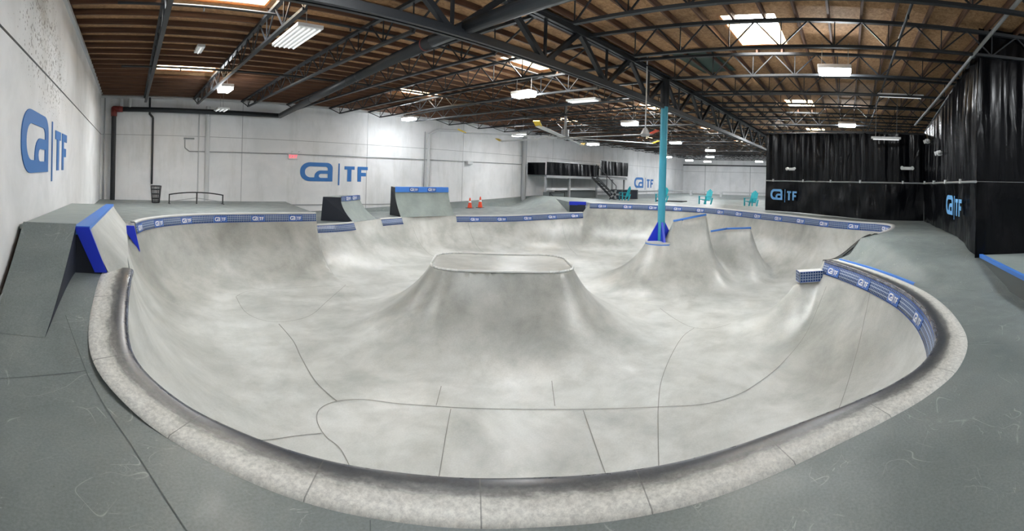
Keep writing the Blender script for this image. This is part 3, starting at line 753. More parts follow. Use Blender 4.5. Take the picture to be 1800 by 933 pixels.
# ------------------------------------------------------------------ extension ramps at the back of the bowl
def ext_ramp(label, A, Bp, TA, TB, back, zb, zt, band_mat, nlogo):
    t = thing('extension_ramp', label, 'ramp', (A[0], A[1], zb))
    def W(p, z): return Vector((p[0]-A[0], p[1]-A[1], z-zb))
    bm = B(); n = 10; rows = []
    for i in range(n+1):
        w_ = i/n; cz = zt+(zb-zt)*w_; k_ = w_**1.9
        rows.append([bm.verts.new(W((TA[0]+(A[0]-TA[0])*k_, TA[1]+(A[1]-TA[1])*k_), cz)), bm.verts.new(W((TB[0]+(Bp[0]-TB[0])*k_, TB[1]+(Bp[1]-TB[1])*k_), cz))])
    for i in range(n): bm.faces.new((rows[i][0], rows[i+1][0], rows[i+1][1], rows[i][1]))
    mesh_obj('ramp_face', bm, M['bank'], t, True)
    TA2 = (TA[0]+back[0], TA[1]+back[1]); TB2 = (TB[0]+back[0], TB[1]+back[1])
    bm = B(); quad(bm, W(TA,zt), W(TB,zt), W(TB2,zt), W(TA2,zt)); mesh_obj('platform_top', bm, M['bank'], t)
    for P, T, T2 in ((A, TA, TA2), (Bp, TB, TB2)):
        bm = B(); prof_ = [W((T[0]+(P[0]-T[0])*(i/n)**1.9, T[1]+(P[1]-T[1])*(i/n)**1.9), zt+(zb-zt)*i/n) for i in range(n+1)]
        quad(bm, *prof_, W((T2[0]+back[0]*.1, T2[1]+back[1]*.1), zb-0.05), W(T2, zt)); mesh_obj('side_panel', bm, M['nvy'], t)
    bm = B(); quad(bm, W(TA2,zt), W(TB2,zt), W(TB2,zb-.05), W(TA2,zb-.05)); mesh_obj('back_panel', bm, M['nvy'], t)
    d = (Vector((*TB,0))-Vector((*TA,0))).normalized(); nrm = Vector((d.y,-d.x,0))
    hb = (zt-zb)*0.17
    bm = B(); uvl = bm.loops.layers.uv.new('UVMap'); w1 = (hb/(zt-zb))**1.9
    p1 = W(TA,zt+.02)+nrm*.02; p2 = W(TB,zt+.02)+nrm*.02
    q1 = W((TA[0]+(A[0]-TA[0])*w1, TA[1]+(A[1]-TA[1])*w1), zt-hb)+nrm*.02; q2 = W((TB[0]+(Bp[0]-TB[0])*w1, TB[1]+(Bp[1]-TB[1])*w1), zt-hb)+nrm*.02
    f = quad(bm, q1, q2, p2, p1); L_ = (p2-p1).length
    for lp, uv_ in zip(f.loops, ((0,0.07),(L_,0.07),(L_,1),(0,1))): lp[uvl].uv = uv_
    quad(bm, p1, p2, p2-nrm*.12, p1-nrm*.12)
    tb = mesh_obj('tile_band', bm, band_mat, t)
    for i in range(nlogo):
        s_ = (i+1.0)/(nlogo+1) if nlogo > 1 else 0.5
        o = bpy.data.objects.new('logo_tile', ltm); C.objects.link(o); o.parent = tb
        c_ = (p1+(p2-p1)*s_ + q1+(q2-q1)*s_)/2 + nrm*.012
        o.matrix_local = frame(d, (0,0,1), c_)
    return t
ext_ramp('small leaning ramp with a black side and blue tiled top on the back coping', (7.48,13.98), (8.92,14.88), (7.12,14.3), (8.42,15.30), (-0.52,0.35), -0.10, 0.74, M['tile'], 2)
ext_ramp('tall wide grey ramp with a blue tiled top standing behind the bowl', (10.15,15.0), (12.75,14.78), (10.12,15.45), (12.75,15.25), (0.42,0.95), -0.10, 1.07, M['blue2'], 2)
# blue-edged step block where the raised platform begins
bm = B(); skirt(bm, [(18.47,11.90),(18.02,12.58)], lambda x, y: 0.53, 0.36); tag(mesh_obj('platform_edge', bm, M['blue']), 'blue painted edge board on the step up to the raised far platform', 'edge board')
bm = B(); skirt(bm, [(18.45,11.92),(18.04,12.56)], lambda x, y: 0.38, -0.05); tag(mesh_obj('platform_riser', bm, M['nvy']), 'dark riser panel under the blue edge of the raised far platform', 'panel')

# ------------------------------------------------------------------ pole on its cone
t = thing('roof_column', 'tall sky-blue steel column rising from the concrete cone to the roof girder', 'column', (CP[0],CP[1],-0.22))
bm = B(); tube(bm, (0,0,0), (0,0,4.15), 0.115, seg=24); mesh_obj('shaft', bm, M['pole'], t, False)
bm = B(); tube(bm, (0,0,4.15), (0,0,5.0), 0.14, seg=20); mesh_obj('shaft_top', bm, M['steel'], t)
bm = B(); tube(bm, (0,0,-0.04), (0,0,0.02), 0.47, seg=40); mesh_obj('lip_ring', bm, M['cop2'], t)
bm = B(); tube(bm, (0,0,-0.075), (0,0,-0.035), 0.478, seg=40); mesh_obj('blue_ring', bm, M['blue2'], t)
for a in (40, 130, 220, 310):
    bm = B(); d = Vector((math.cos(math.radians(a)), math.sin(math.radians(a)), 0)); s_ = Vector((-d.y, d.x, 0))*0.035
    P = [d*0.10+Vector((0,0,0.02)), d*0.42+Vector((0,0,0.02)), d*0.10+Vector((0,0,0.62))]
    f1 = [bm.verts.new(p+s_) for p in P]; f2 = [bm.verts.new(p-s_) for p in P]
    bm.faces.new(f1); bm.faces.new(f2[::-1])
    for i in range(3): bm.faces.new((f1[i], f2[i], f2[(i+1)%3], f1[(i+1)%3]))
    mesh_obj('gusset', bm, M['blue'], t)

# ------------------------------------------------------------------ roof steel
GY = 5.65
t = thing('roof_girder', 'heavy dark steel truss girder running the length of the roof over the blue column', 'girder', (0,GY,3.87))
for s_ in (-0.06, 0.06):
    bm = B(); boxz(bm, LX0+.02, FX1-.02, s_-.035, s_+.035, 0.0, 0.13); mesh_obj('bottom_chord', bm, M['steel'], t)
    bm = B(); boxz(bm, LX0+.02, FX1-.02, s_-.04, s_+.04, 0.90, 1.05); mesh_obj('top_chord', bm, M['steel'], t)
i = -3
while 7.1+2.4*i < FX1-1:
    xb = 7.1+2.4*i
    if xb > LX0+0.3:
        for s_ in (-1, 1):
            if xb+1.2*s_ > LX0:
                bm = B(); bar(bm, (xb,0,0.06), (xb+1.2*s_,0,0.97), 0.10, 0.10); mesh_obj('web_member', bm, M['steel'], t)
        if xb < 30: bm = B(); bar(bm, (xb,0,0.06), (xb,0,0.97), 0.05, 0.05); mesh_obj('web_post', bm, M['steel'], t)
    i += 1
def make_joist(y0, y1, label, group):
    # local frame: x=0 on the joist, y along it; bottom chord stops short of the girder with a raised end web
    L_ = y1-y0; t = thing('roof_joist', label, 'joist', (0, y0, 4.25), 0, group)
    r0, r1 = z_roof(y0)-4.25, z_roof(y1)-4.25
    bm = B()
    bar(bm, (0,0.02,r0-.155), (0,L_-.02,r1-.155), 0.10, 0.06)
    mesh_obj('top_chord', bm, M['steel'], t)
    bm = B()
    bar(bm, (0,1.15,0), (0,L_-1.15,0), 0.09, 0.05)
    mesh_obj('bottom_chord', bm, M['steel'], t)
    bm = B(); n = max(2, round((L_-2.3)/1.06)); st = (L_-2.3)/n
    def zt(y): return r0+(r1-r0)*y/L_-.16
    bar(bm, (0,0.05,zt(0)), (0,1.15,0), 0.03); bar(bm, (0,L_-.05,zt(L_)), (0,L_-1.15,0), 0.03)
    for i in range(n):
        y = 1.15+st*i; ym = y+st/2
        bar(bm, (0,y,0), (0,ym,zt(ym)), 0.026); bar(bm, (0,ym,zt(ym)), (0,y+st,0), 0.026)
    for i in range(n+1): y = 1.15+st*i; bar(bm, (0,y,0), (0,y,zt(y)), 0.02)
    mesh_obj('web', bm, M['steel'], t)
    return t
jl = make_joist(GY+.1, BY1-.02, 'dark open-web roof joist spanning from the main girder to the back wall', 'roof joists left of the girder')
jr = make_joist(RY0+.05, GY-.1, 'dark open-web roof joist spanning from the main girder to the right', 'roof joists right of the girder')
ORD = ['first','second','third','fourth','fifth','sixth','seventh','eighth','ninth','tenth','eleventh','twelfth','thirteenth','fourteenth','fifteenth','sixteenth','seventeenth','eighteenth','nineteenth']
def ordw(n):
    if n < 19: return ORD[n]
    t_, u_ = divmod(n+1, 10); tens = {2:'twenty',3:'thirty',4:'forty'}[t_]
    return ({'twenty':'twentieth','thirty':'thirtieth','forty':'fortieth'}[tens] if u_ == 0 else tens+'-'+ORD[u_-1])
for p, x, dx, side in ((jl, 0.58, 2.12, 'left'), (jr, 1.80, 2.25, 'right')):
    i = 0
    while x < FX1-.5:
        o = p if i == 0 else copy_tree(p)
        o.location.x = x; o['label'] = 'dark open-web roof joist %s of the main girder, %s counted from the left wall' % (side, ordw(i))
        x += dx; i += 1
# wooden purlins under the boards
purl = []
y = RY0+0.3; i = 0
while y < BY1-.1:
    bm = B(); cuts = [(s[0]-.05, s[1]+.05) for s in SKY if s[2]-.05 < y < s[3]+.05]
    x0 = LX0+.03; zz = z_roof(y)
    for a, c in sorted(cuts)+[(FX1-.03, None)]:
        if a > x0: boxz(bm, x0, a, y-.022, y+.022, zz-.125, zz-.002)
        x0 = c if c else x0
    purl.append(tag(mesh_obj('roof_purlin', bm, M['wood']), 'purlin', 'purlin', 'wooden purlins under the roof'))
    y += 0.61; i += 1
for i, o in enumerate(purl[::-1]): o['label'] = 'brown wooden purlin under the roof boards, %s counted from the back wall' % ordw(i)
# cross bridging bars and sprinkler lines
for y, z, lab in ((12.2, 4.30, 'thin dark sprinkler pipe crossing under the joists toward the back wall'), (8.4, 4.62, 'thin dark sprinkler pipe crossing the roof just left of the main girder'), (-0.9, 4.45, 'thin dark sprinkler pipe crossing the roof right of the main girder')):
    bm = B(); tube(bm, (LX0+1.0,y,z), (FX1-1,y,z), 0.028, seg=8)
    for q in range(17): xx = 1.3+3*q; tube(bm, (xx,y,z), (xx,y,z-.09), 0.018, seg=6)
    tag(mesh_obj('sprinkler_pipe', bm, M['steel']), lab, 'pipe')

# ------------------------------------------------------------------ big pipes
t = thing('fire_main', 'thick black sprinkler main under the joists, turning down at the back wall corner', 'pipe', (0,0,0))
bm = B(); path_tube(bm, [Vector((4.35,-3,4.06)), Vector((5.05,6.6,4.06)), Vector((6.55,19.45,4.06))], 0.115, 16); o = mesh_obj('long_run', bm, M['steel'], t, True)
for f_ in (0.22, 0.45, 0.5, 0.75):
    a, c = (Vector((5.05,6.6,4.06)), Vector((6.55,19.45,4.06))); p = a+(c-a)*(f_-0.2)*1.1; d = (c-a).normalized()
    bm = B(); tube(bm, p-d*.018, p+d*.018, 0.121, seg=18); mesh_obj('coupling', bm, M['red'] if f_ in (.22,) else M['steel'], t)
bm = B(); tube(bm, (-0.72,19.45,4.06), (6.55,19.45,4.06), 0.105, seg=16); mesh_obj('wall_run', bm, M['steel'], t, True)
bm = B(); path_tube(bm, [Vector((-0.35,19.45,4.06)), Vector((-0.72,19.45,4.06)), Vector((-0.72,19.45,3.75))], 0.13, 16); mesh_obj('elbow', bm, M['red'], t, True)
bm = B(); tube(bm, (-0.72,19.45,3.8), (-0.72,19.45,0.1), 0.105, seg=16); mesh_obj('riser', bm, M['black'], t)
for x in (-0.25, 0.1): bm = B(); tube(bm, (x-.15,19.45,4.05), (x-.15,19.45,4.5), 0.07, seg=12); mesh_obj('stub', bm, M['lgrey'], t)
def wall_pipe(x, r, z0, z1, mat, label, y=BY1-.12, extra_pts=None):
    bm = B(); tube(bm, (x,y,z0), (x,y,z1), r, seg=14)
    if extra_pts: path_tube(bm, [Vector(p) for p in extra_pts], r, 12)
    tag(mesh_obj('wall_pipe', bm, mat), label, 'pipe')
wall_pipe(3.32, 0.10, 0.2, 4.3, M['lgrey'], 'pale vertical pipe behind the arched rail on the back wall')
wall_pipe(2.95, 0.025, 0.2, 4.0, M['lgrey'], 'thin pale conduit beside the thick pipe behind the arched rail', BY1-.04)
wall_pipe(0.95, 0.045, 0.9, 3.75, M['black'], 'thin black pipe dropping to the wire basket on the back wall', BY1-.08, [(0.95,BY1-.08,3.75),(0.80,BY1-.08,3.9),(0.80,BY1-.08,4.6)])
wall_pipe(14.95, 0.07, -0.3, 3.8, M['lgrey'], 'vertical pipe with an elbow behind the tall ramp on the back wall', BY1-.10, [(14.95,BY1-.1,3.75),(15.5,BY1-.1,4.05),(17.5,BY1-.1,4.15)])
wall_pipe(14.7, 0.03, -0.3, 3.9, M['grey'], 'thin conduit left of the vertical pipe behind the tall ramp', BY1-.05)
wall_pipe(22.7, 0.16, -0.3, 4.5, M['grey'], 'thick grey column against the back wall left of the mezzanine', BY1-.18)
wall_pipe(-1.12, 0.03, 0.2, 4.6, M['grey'], 'thin conduit in the corner of the left and back walls', BY1-.05)
bm = B(); path_tube(bm, [Vector(p) for p in ((2.35,BY1-.05,2.85),(2.35,BY1-.05,2.5),(2.55,BY1-.05,2.35),(24.0,BY1-.05,2.45))], 0.018, 8); tube(bm, (2.3,BY1-.05,2.9), (2.75,BY1-.05,2.9), 0.03, seg=8)
tag(mesh_obj('wall_conduit', bm, M['grey']), 'thin horizontal conduit running along the back wall above the blue logo', 'conduit')

# ------------------------------------------------------------------ lights
lens_me = None
def high_bay(x, y, z, label, ang=0.0):
    t = thing('high_bay_light', label, 'ceiling light', (x,y,z), ang, 'lit high bay lights')
    bm = B(); boxz(bm, -.38,.38,-.21,.21,0.0,0.10,0.015); mesh_obj('housing', bm, M['white'], t)
    bm = B(); boxz(bm, -.36,.36,-.19,.19,-0.09,-0.001,0.03); mesh_obj('lens', bm, M['lamp'], t)
    for s_ in (-.3,.3): bm = B(); tube(bm, (s_,0,0.10), (s_,0,z_roof(y)-z-.02), 0.008, seg=6); mesh_obj('hanger', bm, M['grey'], t)
LB = [(3.04,14.69,4.25,'the leftmost, near the black pipe on the back wall'), (10.93,9.5,4.25,'over the centre of the bowl left of the girder'), (12.37,17.84,4.25,'above the tall ramp near the back wall'),
      (18.9,16.7,3.95,'over the mid deck near the thick grey wall column'), (18.73,9.81,4.25,'just left of the blue column behind the fan'), (10.34,0.38,4.25,'large and bright right of the girder over the right bank'),
      (19.57,0.13,4.25,'second one right of the girder in front of the back curtain'), (26.3,4.06,4.25,'small one low at the left edge of the black curtain'), (25.6,16.1,3.95,'over the mezzanine'),
      (39.5,16.6,3.9,'far one beside the small distant logo'), (45.5,16.6,3.9,'far one just right of the blue column'), (46.5,14.9,3.85,'farthest one near the far wall'), (47.0,9.4,3.95,'far one against the curtain edge'),
      (2.95,3.6,4.25,'added fill out of view, overhead nearest the camera above the near bowl'), (3.1,-4.5,4.25,'added fill out of view behind the camera over the near deck'), (35.0,11.0,4.2,'added fill over the far platform between skylights'),(33.0,3.4,4.2,'added fill far right of the girder behind the curtain edge'),(42.0,13.2,4.1,'added fill over the far railing'),(28.0,11.2,4.2,'added fill over the teal garden chairs'),(6.2,-5.0,4.25,'added fill out of view behind the camera toward the right wall')]  # added lamps: near ones light the near deck, far ones the far wall
for x, y, z, lab in LB: high_bay(x, y, z, 'lit high bay lamp, ' + lab, PI/2 if x < 5 else PI/2)
def strip(x, y, z, w_, l, label, n=4, ang=0.0, lit=True):
    t = thing('strip_fixture', label, 'ceiling light', (x,y,z), ang)
    bm = B(); boxz(bm, -w_/2,w_/2,-l/2,l/2,0,0.07,0.01); mesh_obj('housing', bm, M['white'], t)
    for i in range(n):
        xx = -w_/2+w_*(i+.5)/n; bm = B(); tube(bm, (xx,-l/2+.06,-.015), (xx,l/2-.06,-.015), 0.018, seg=8); mesh_obj('tube', bm, M['lampdim'], t)
    for s_ in (-l*.35,l*.35): bm = B(); tube(bm, (0,s_,0.07), (0,s_,z_roof(y)-z-.02), 0.006, seg=6); mesh_obj('hanger', bm, M['grey'], t)
strip(3.19,8.6,4.28,0.52,1.55,'wide white louvred fixture hanging left of the thick pipe', 5)
strip(13.25,-1.45,4.28,0.2,1.35,'long thin white strip light right of the girder near the black curtain', 2)
strip(14.5,-1.15,3.15,0.12,0.95,'short white strip light hanging in front of the upper black curtain', 1)
strip(12.97,8.6,4.28,0.35,1.2,'white strip fixture above the ceiling fan', 3)
strip(3.72,18.6,4.05,0.5,0.9,'small white fixture tilted under the joists at the back wall pipe', 3)
strip(6.8,-0.1,4.62,0.2,0.7,'tiny lit strip between purlins right of the big skylight', 1)
strip(1.75,11.9,4.72,0.2,0.7,'tiny lit strip light between the two left-hand skylights', 1)

# ceiling fan with yellow tips
FX, FY, FZ = 15.6, 11.2, 3.33
t = thing('ceiling_fan', 'huge six-bladed ceiling fan with yellow upturned tips over the mid bowl', 'ceiling fan', (FX,FY,FZ), 0.2)
bm = B(); tube(bm, (0,0,0.3), (0,0,z_roof(FY)-FZ-.12), 0.05, seg=12); mesh_obj('downrod', bm, M['grey'], t)
bm = B(); boxz(bm, -.17,.17,-.17,.17,z_roof(FY)-FZ-.16,z_roof(FY)-FZ-.11); mesh_obj('mount_plate', bm, M['steel'], t)
bm = B(); tube(bm, (0,0,0.0), (0,0,0.34), 0.14, seg=20); mesh_obj('motor', bm, M['grey'], t)
bm = B(); tube(bm, (0,0,-0.05), (0,0,0.03), 0.30, seg=24); mesh_obj('hub', bm, M['grey'], t)
for i in range(6):
    a = math.radians(60*i+12); d = Vector((math.cos(a), math.sin(a), 0)); s_ = Vector((-d.y, d.x, 0))
    bm = B(); q = Matrix((d, s_, Vector((0,0,1)))).transposed(); box(bm, d*1.95, (3.4,0.17,0.022), q @ Matrix.Rotation(0.2,3,'X')); bl = mesh_obj('blade', bm, M['lgrey'], t)
    bm = B(); box(bm, d*3.72+Vector((0,0,0.07)), (0.32,0.19,0.03), q @ Matrix.Rotation(-0.45,3,'Y')); mesh_obj('blade_tip', bm, M['orange'] if i == 4 else M['yellow'], bl)
t.scale = (1.16, 1.16, 1.0)
# pendant on a long rod
t = thing('pendant_lamp', 'unlit bell-shaped pendant on a long thin rod left of the blue column', 'lamp', (10.87,5.22,0))
bm = B(); tube(bm, (0,0,3.0), (0,0,4.93), 0.018, seg=8); mesh_obj('rod', bm, M['lgrey'], t)
bm = B(); tube(bm, (0,0,2.86), (0,0,3.02), 0.13, 0.05, seg=20); tube(bm, (0,0,2.80), (0,0,2.86), 0.10, 0.13, seg=20); mesh_obj('shade', bm, M['grey'], t, False)
bm = B(); quad(bm, (10.55,3.45,4.90), (10.75,4.5,4.885), (12.9,4.3,4.885), (12.8,3.3,4.90)); bmesh.ops.solidify(bm, geom=bm.faces[:], thickness=0.03)
tag(mesh_obj('roof_patch', bm, M['green']), 'dark green insulation panel fixed under the roof boards near the girder', 'panel')

# ------------------------------------------------------------------ black curtains
def curtain_mesh(path, z0f, z1f, amp, per, seed, nz=14, step=0.05, lean=0.0):
    rnd = random.Random(seed); ph = [rnd.uniform(0,6.28) for _ in range(8)]
    pts = lin_path(path, step); bm = bmesh.new(); rows = []; u = 0
    for i, p in enumerate(pts):
        a, c = pts[max(i-3,0)], pts[min(i+3,len(pts)-1)]; dx, dy = c[0]-a[0], c[1]-a[1]; l = math.hypot(dx,dy) or 1; nx, ny = dy/l, -dx/l
        if i: u += math.hypot(p[0]-pts[i-1][0], p[1]-pts[i-1][1])
        col = []
        for j in range(nz+1):
            v = j/nz; z = z0f(*p)+(z1f(*p)-z0f(*p))*v
            w_ = (math.sin(u*6.28/per+ph[0]+1.3*math.sin(u*1.7+ph[1])+0.5*v)+0.5*math.sin(u*6.28/per*2.3+ph[2]+1.2*v)+0.45*math.sin(u*1.1+ph[3]+v*2))*(0.45+0.55*(0.5+0.5*math.sin(u*0.9+ph[4])))
            if lean: w_ += 0.8*math.sin((u*1.6-v*2.6)*2.1+ph[5]) + 0.5*math.sin((u*2.9+v*3.5)*1.7+ph[6])
            d = amp*w_*(0.35+0.65*math.sin(PI*min(1,max(0,v*0.9+0.05))))
            col.append(bm.verts.new((p[0]+nx*d, p[1]+ny*d, z)))
        rows.append(col)
    for i in range(len(rows)-1):
        for j in range(nz): bm.faces.new((rows[i][j], rows[i+1][j], rows[i+1][j+1], rows[i][j+1]))
    return bm
CB = [(19.1,3.5),(18.3,2.05),(16.88,0.63),(15.42,-0.66),(15.15,-1.2),(15.05,-2.5)]
CR = [(15.06,-2.5),(12,-2.5),(8.60,-2.5)]
CF = [(8.61,-2.46),(8.66,-8.9)]
def zd(x, y): return z_deck(x, y)+0.02
for nm, path, ztf in (('a', CB, lambda x,y: 3.40+0.09*(x-15)), ('b', CR, lambda x,y: 3.50+0.14*(15-x)), ('c', CF, lambda x,y: 4.80)):
    t = thing('vinyl_curtain', {'a':'black vinyl curtain hung across the back behind the far coping','b':'black vinyl curtain running along the right side of the bank','c':'black vinyl curtain at the far right behind the low blue-edged ledge'}[nm], 'curtain', (0,0,0))
    mesh_obj('upper_drape', curtain_mesh(path, lambda x,y: 1.78, ztf, 0.075 if nm != 'c' else 0.06, 0.55, ord(nm)), M['vinyl'], t, True)
    mesh_obj('lower_banner', curtain_mesh(path, zd, lambda x,y: 1.77, 0.030, 1.1, ord(nm)+5, lean=1), M['vinyl'], t, True)
    if nm != 'c':
        bm = B(); path_tube(bm, [Vector((p[0]-0.03 if nm == 'a' else p[0], p[1]+(0.05 if nm == 'b' else 0), 1.77)) for p in path], 0.024, 8); r_ = mesh_obj('rail', bm, M['grey'], t)
        for x, y, tx, ty in along(path, 0.4, 1.6):
            bm = B(); tube(bm, (x-.03 if nm == 'a' else x, y+(0.05 if nm == 'b' else 0), 1.74), (x-.03 if nm == 'a' else x, y+(0.05 if nm == 'b' else 0), 1.84), 0.035, seg=8); mesh_obj('clamp', bm, M['lgrey'], r_)
        bm = B(); path_tube(bm, [Vector((p[0], p[1], ztf(*p))) for p in path], 0.03, 8); mesh_obj('top_rail', bm, M['steel'], t)
put_logo(0.40, 0.44, (-0.50,-0.87,0), (0,0,1), (18.85,3.24,0.99), M['logo_lt'], 'light blue lettered logo on the black curtain at the back')
put_logo(0.46, 0.46, (-1,0,0), (0,0,1), (11.2,-2.43,1.0), M['logo_lt'], 'light blue lettered logo on the black curtain along the right side')
bm = B(); path_tube(bm, [Vector(p) for p in ((4.5,-2.35,4.45),(8.6,-2.35,4.25),(12.4,-2.35,4.05),(15.4,-2.2,3.75))], 0.035, 10); tag(mesh_obj('curtain_track', bm, M['grey']), 'grey pipe track sloping above the right side black curtain', 'pipe')
# low ledge in front of the far right curtain
t = thing('ledge_box', 'low dark ledge box with a bright blue top edge at the far right', 'ledge', (0,0,0))
bm = B(); boxz(bm, 5.4,8.55,-6.0,-2.56,0.0,0.33); mesh_obj('box_body', bm, M['dgrey'], t)
bm = B(); boxz(bm, 5.4,8.55,-6.0,-2.60,0.33,0.352); mesh_obj('box_top', bm, M['bank'], t)
bm = B(); boxz(bm, 5.4,8.56,-2.60,-2.53,0.30,0.365); mesh_obj('edge', bm, M['blue2'], t)
# emergency lights and cameras on the curtain
def emerg(loc, ang, label):
    t = thing('emergency_light', label, 'emergency light', loc, ang)
    bm = B(); boxz(bm, -.13,.13,-.04,.04,-.05,.05,.01); mesh_obj('case', bm, M['white'], t)
    for s_ in (-.17,.17): bm = B(); tube(bm, (s_,-.02,.03), (s_,-.11,.0), 0.05, 0.06, seg=14); mesh_obj('lamp_head', bm, M['white'], t)
emerg((13.9,-2.41,3.05), PI, 'white twin-head emergency light high at the curtain corner')
emerg((12.0,-2.41,2.55), PI, 'white twin-head emergency light on the right side curtain')
emerg((14.98,-1.9,2.25), -PI/2, 'small white emergency light low at the curtain corner')
emerg((18.2,2.3,2.25), -PI/2-0.5, 'small white emergency light on the back curtain above the logo')
emerg((7.42,BY1-.06,2.45), 0, 'white twin-head emergency light over the exit sign on the back wall')
def exit_sign(x, z, y, label):
    t = thing('exit_sign', label, 'exit sign', (x,y,z))
    bm = B(); boxz(bm, -.24,.24,-.03,.03,-.12,.12,.01); mesh_obj('case', bm, M['white'], t)
    cu = bpy.data.curves.new('txt','FONT'); cu.body = 'EXIT'; cu.size = 0.2; cu.extrude = 0.002; cu.align_x = 'CENTER'; cu.align_y = 'CENTER'
    ob = bpy.data.objects.new('txt', cu); C.objects.link(ob); me = bpy.data.meshes.new_from_object(ob.evaluated_get(bpy.context.evaluated_depsgraph_get())); bpy.data.objects.remove(ob)
    me.materials.clear(); me.materials.append(M['exit']); o = bpy.data.objects.new('lettering', me); C.objects.link(o); o.parent = t; o.location = (0,-.034,0); o.rotation_euler = (PI/2,0,0)
exit_sign(7.30, 2.26, BY1-.04, 'small red EXIT sign on the back wall above the blue logo')
exit_sign(24.2, 2.5, 19.3, 'small red EXIT sign at the left end of the mezzanine')
bm = B(); boxz(bm, 17.7,18.1,BY1-.22,BY1-.02,2.25,2.45,.02); tag(mesh_obj('wall_unit', bm, M['lgrey']), 'small grey electrical box on the back wall right of the tall ramp', 'electrical box')

# ------------------------------------------------------------------ things on the back deck
def zback(x, y): return z_left(x, y)
t = thing('grind_rail', 'black arched metal rail bench standing on the back deck', 'rail', (2.66,18.05,zback(2.6,18.05)))
ar = [(-1.1+2.2*i/12, 0, 0.36+0.10*(1-((i-6)/6)**2)) for i in range(13)]
bm = B()
for a, c in zip(ar, ar[1:]): bar(bm, a, c, 0.06, 0.045)
mesh_obj('arched_top', bm, M['black'], t)
for x in (-1.08, 0.02, 1.08): bm = B(); z = 0.36+0.10*(1-(x/1.1)**2); boxz(bm, x-.022,x+.022,-.022,.022,0,z); mesh_obj('leg', bm, M['black'], t)
for x in (-1.08, 1.08): bm = B(); boxz(bm, x-.03,x+.03,-.2,.2,0,.02); mesh_obj('foot', bm, M['black'], t)
bm = B(); tube(bm, (-1.0,0.0,0.10), (0,0,0.24), 0.012, seg=6); tube(bm, (1.0,0.0,0.10), (0,0,0.24), 0.012, seg=6); mesh_obj('brace', bm, M['grey'], t)
t = thing('wire_basket', 'tall black wire basket against the back wall below a thin pipe', 'basket', (1.06,18.3,zback(1,18.3)))
bm = B()
for i in range(16):
    a = 2*PI*i/16; ca, sa = math.cos(a), math.sin(a)
    tube(bm, (0.15*ca,0.15*sa,0.02), (0.21*ca,0.21*sa,0.68), 0.012, seg=6)
mesh_obj('wires', bm, M['black'], t)
for z, r in ((0.02,0.15),(0.18,0.165),(0.36,0.183),(0.54,0.197),(0.68,0.21)):
    pr = [Vector((r*math.cos(2*PI*i/24), r*math.sin(2*PI*i/24), z)) for i in range(25)]
    bm = B()
    for a, c in zip(pr, pr[1:]): tube(bm, a, c, 0.016, seg=6)
    mesh_obj('hoop', bm, M['black'], t)
bm = B(); tube(bm, (0,0,0.01), (0,0,0.03), 0.15, seg=20); mesh_obj('bottom', bm, M['black'], t)
def cone(x, y, label, s=1.0):
    z = z_mid(x, y); t = thing('traffic_cone', label, 'traffic cone', (x,y,z))
    bm = B(); boxz(bm, -.17,.17,-.17,.17,0,.03,.01); mesh_obj('base', bm, M['black'], t)
    bm = B(); tube(bm, (0,0,.03), (0,0,.62*s), 0.13, 0.028, seg=24); mesh_obj('body', bm, M['orange'], t)
    bm = B(); tube(bm, (0,0,.34*s), (0,0,.44*s), 0.084, 0.064, seg=24); mesh_obj('collar', bm, M['white'], t)
cone(17.05,18.5,'orange traffic cone with white collar, left one of the pair by the back wall', 0.92); cone(17.5,18.15,'orange traffic cone with white collar, right one of the pair by the back wall')

# mezzanine and what stands under it
t = thing('mezzanine', 'viewing mezzanine wrapped in black cloth on steel posts against the back wall', 'mezzanine', (0,0,0))
bm = B(); boxz(bm, 23.2,34.2,18.1,19.6,1.70,1.82); mesh_obj('floor_slab', bm, M['dgrey'], t)
for pl, z0, z1, sd in (([(23.2,18.05),(29.7,18.05)], 1.80, 2.66, 3), ([(29.7,17.95),(34.2,17.95)], 1.92, 3.05, 4), ([(23.15,19.6),(23.15,18.1)], 1.80, 2.60, 9)):
    bm = curtain_mesh(pl, lambda x,y:z0, lambda x,y:z1, 0.03, 1.2, sd, 8); mesh_obj('cloth', bm, M['vinyl'], t, True)
bm = B(); bar(bm, (23.2,18.03,2.66), (29.6,18.03,2.74), 0.04); mesh_obj('handrail', bm, M['lgrey'], t)
bm = B(); bar(bm, (29.7,17.93,3.07), (34.2,17.93,3.10), 0.04); mesh_obj('handrail', bm, M['lgrey'], t)
for x in (23.3, 26.0, 29.6, 32.0, 34.0): bm = B(); boxz(bm, x-.06,x+.06,18.12,18.24,-0.3 if x < 24 else 0.1,1.75); mesh_obj('post', bm, M['grey'], t)
bm = B(); boxz(bm, 23.2,34.2,18.0,18.08,1.62,1.78); mesh_obj('beam', bm, M['grey'], t)
t = thing('steel_stair', 'dark steel stair dropping to the right from the mezzanine', 'stairs', (0,0,0))
for yy in (17.2, 17.6):
    bm = B(); bar(bm, (28.0,yy,1.75), (30.9,yy,0.25), 0.05, 0.16); mesh_obj('stringer', bm, M['steel'], t)
for i in range(8): f_ = (i+.5)/8; bm = B(); boxz(bm, 28.0+2.9*f_-.15,28.0+2.9*f_+.15,17.2,17.6,1.75-1.5*f_-.02,1.75-1.5*f_+.02); mesh_obj('tread', bm, M['steel'], t)
bm = B(); bar(bm, (27.9,17.2,2.65), (30.9,17.2,1.15), 0.04); mesh_obj('handrail', bm, M['steel'], t)
for x, z in ((28.0,1.75),(29.45,1.0),(30.9,0.25)): bm = B(); boxz(bm, x-.02,x+.02,17.18,17.22,z,z+.88); mesh_obj('baluster', bm, M['steel'], t)
t = thing('storage_cabinet', 'dark low cabinet with a diagonal brace under the left end of the mezzanine', 'cabinet', (23.9,17.9,-0.28))
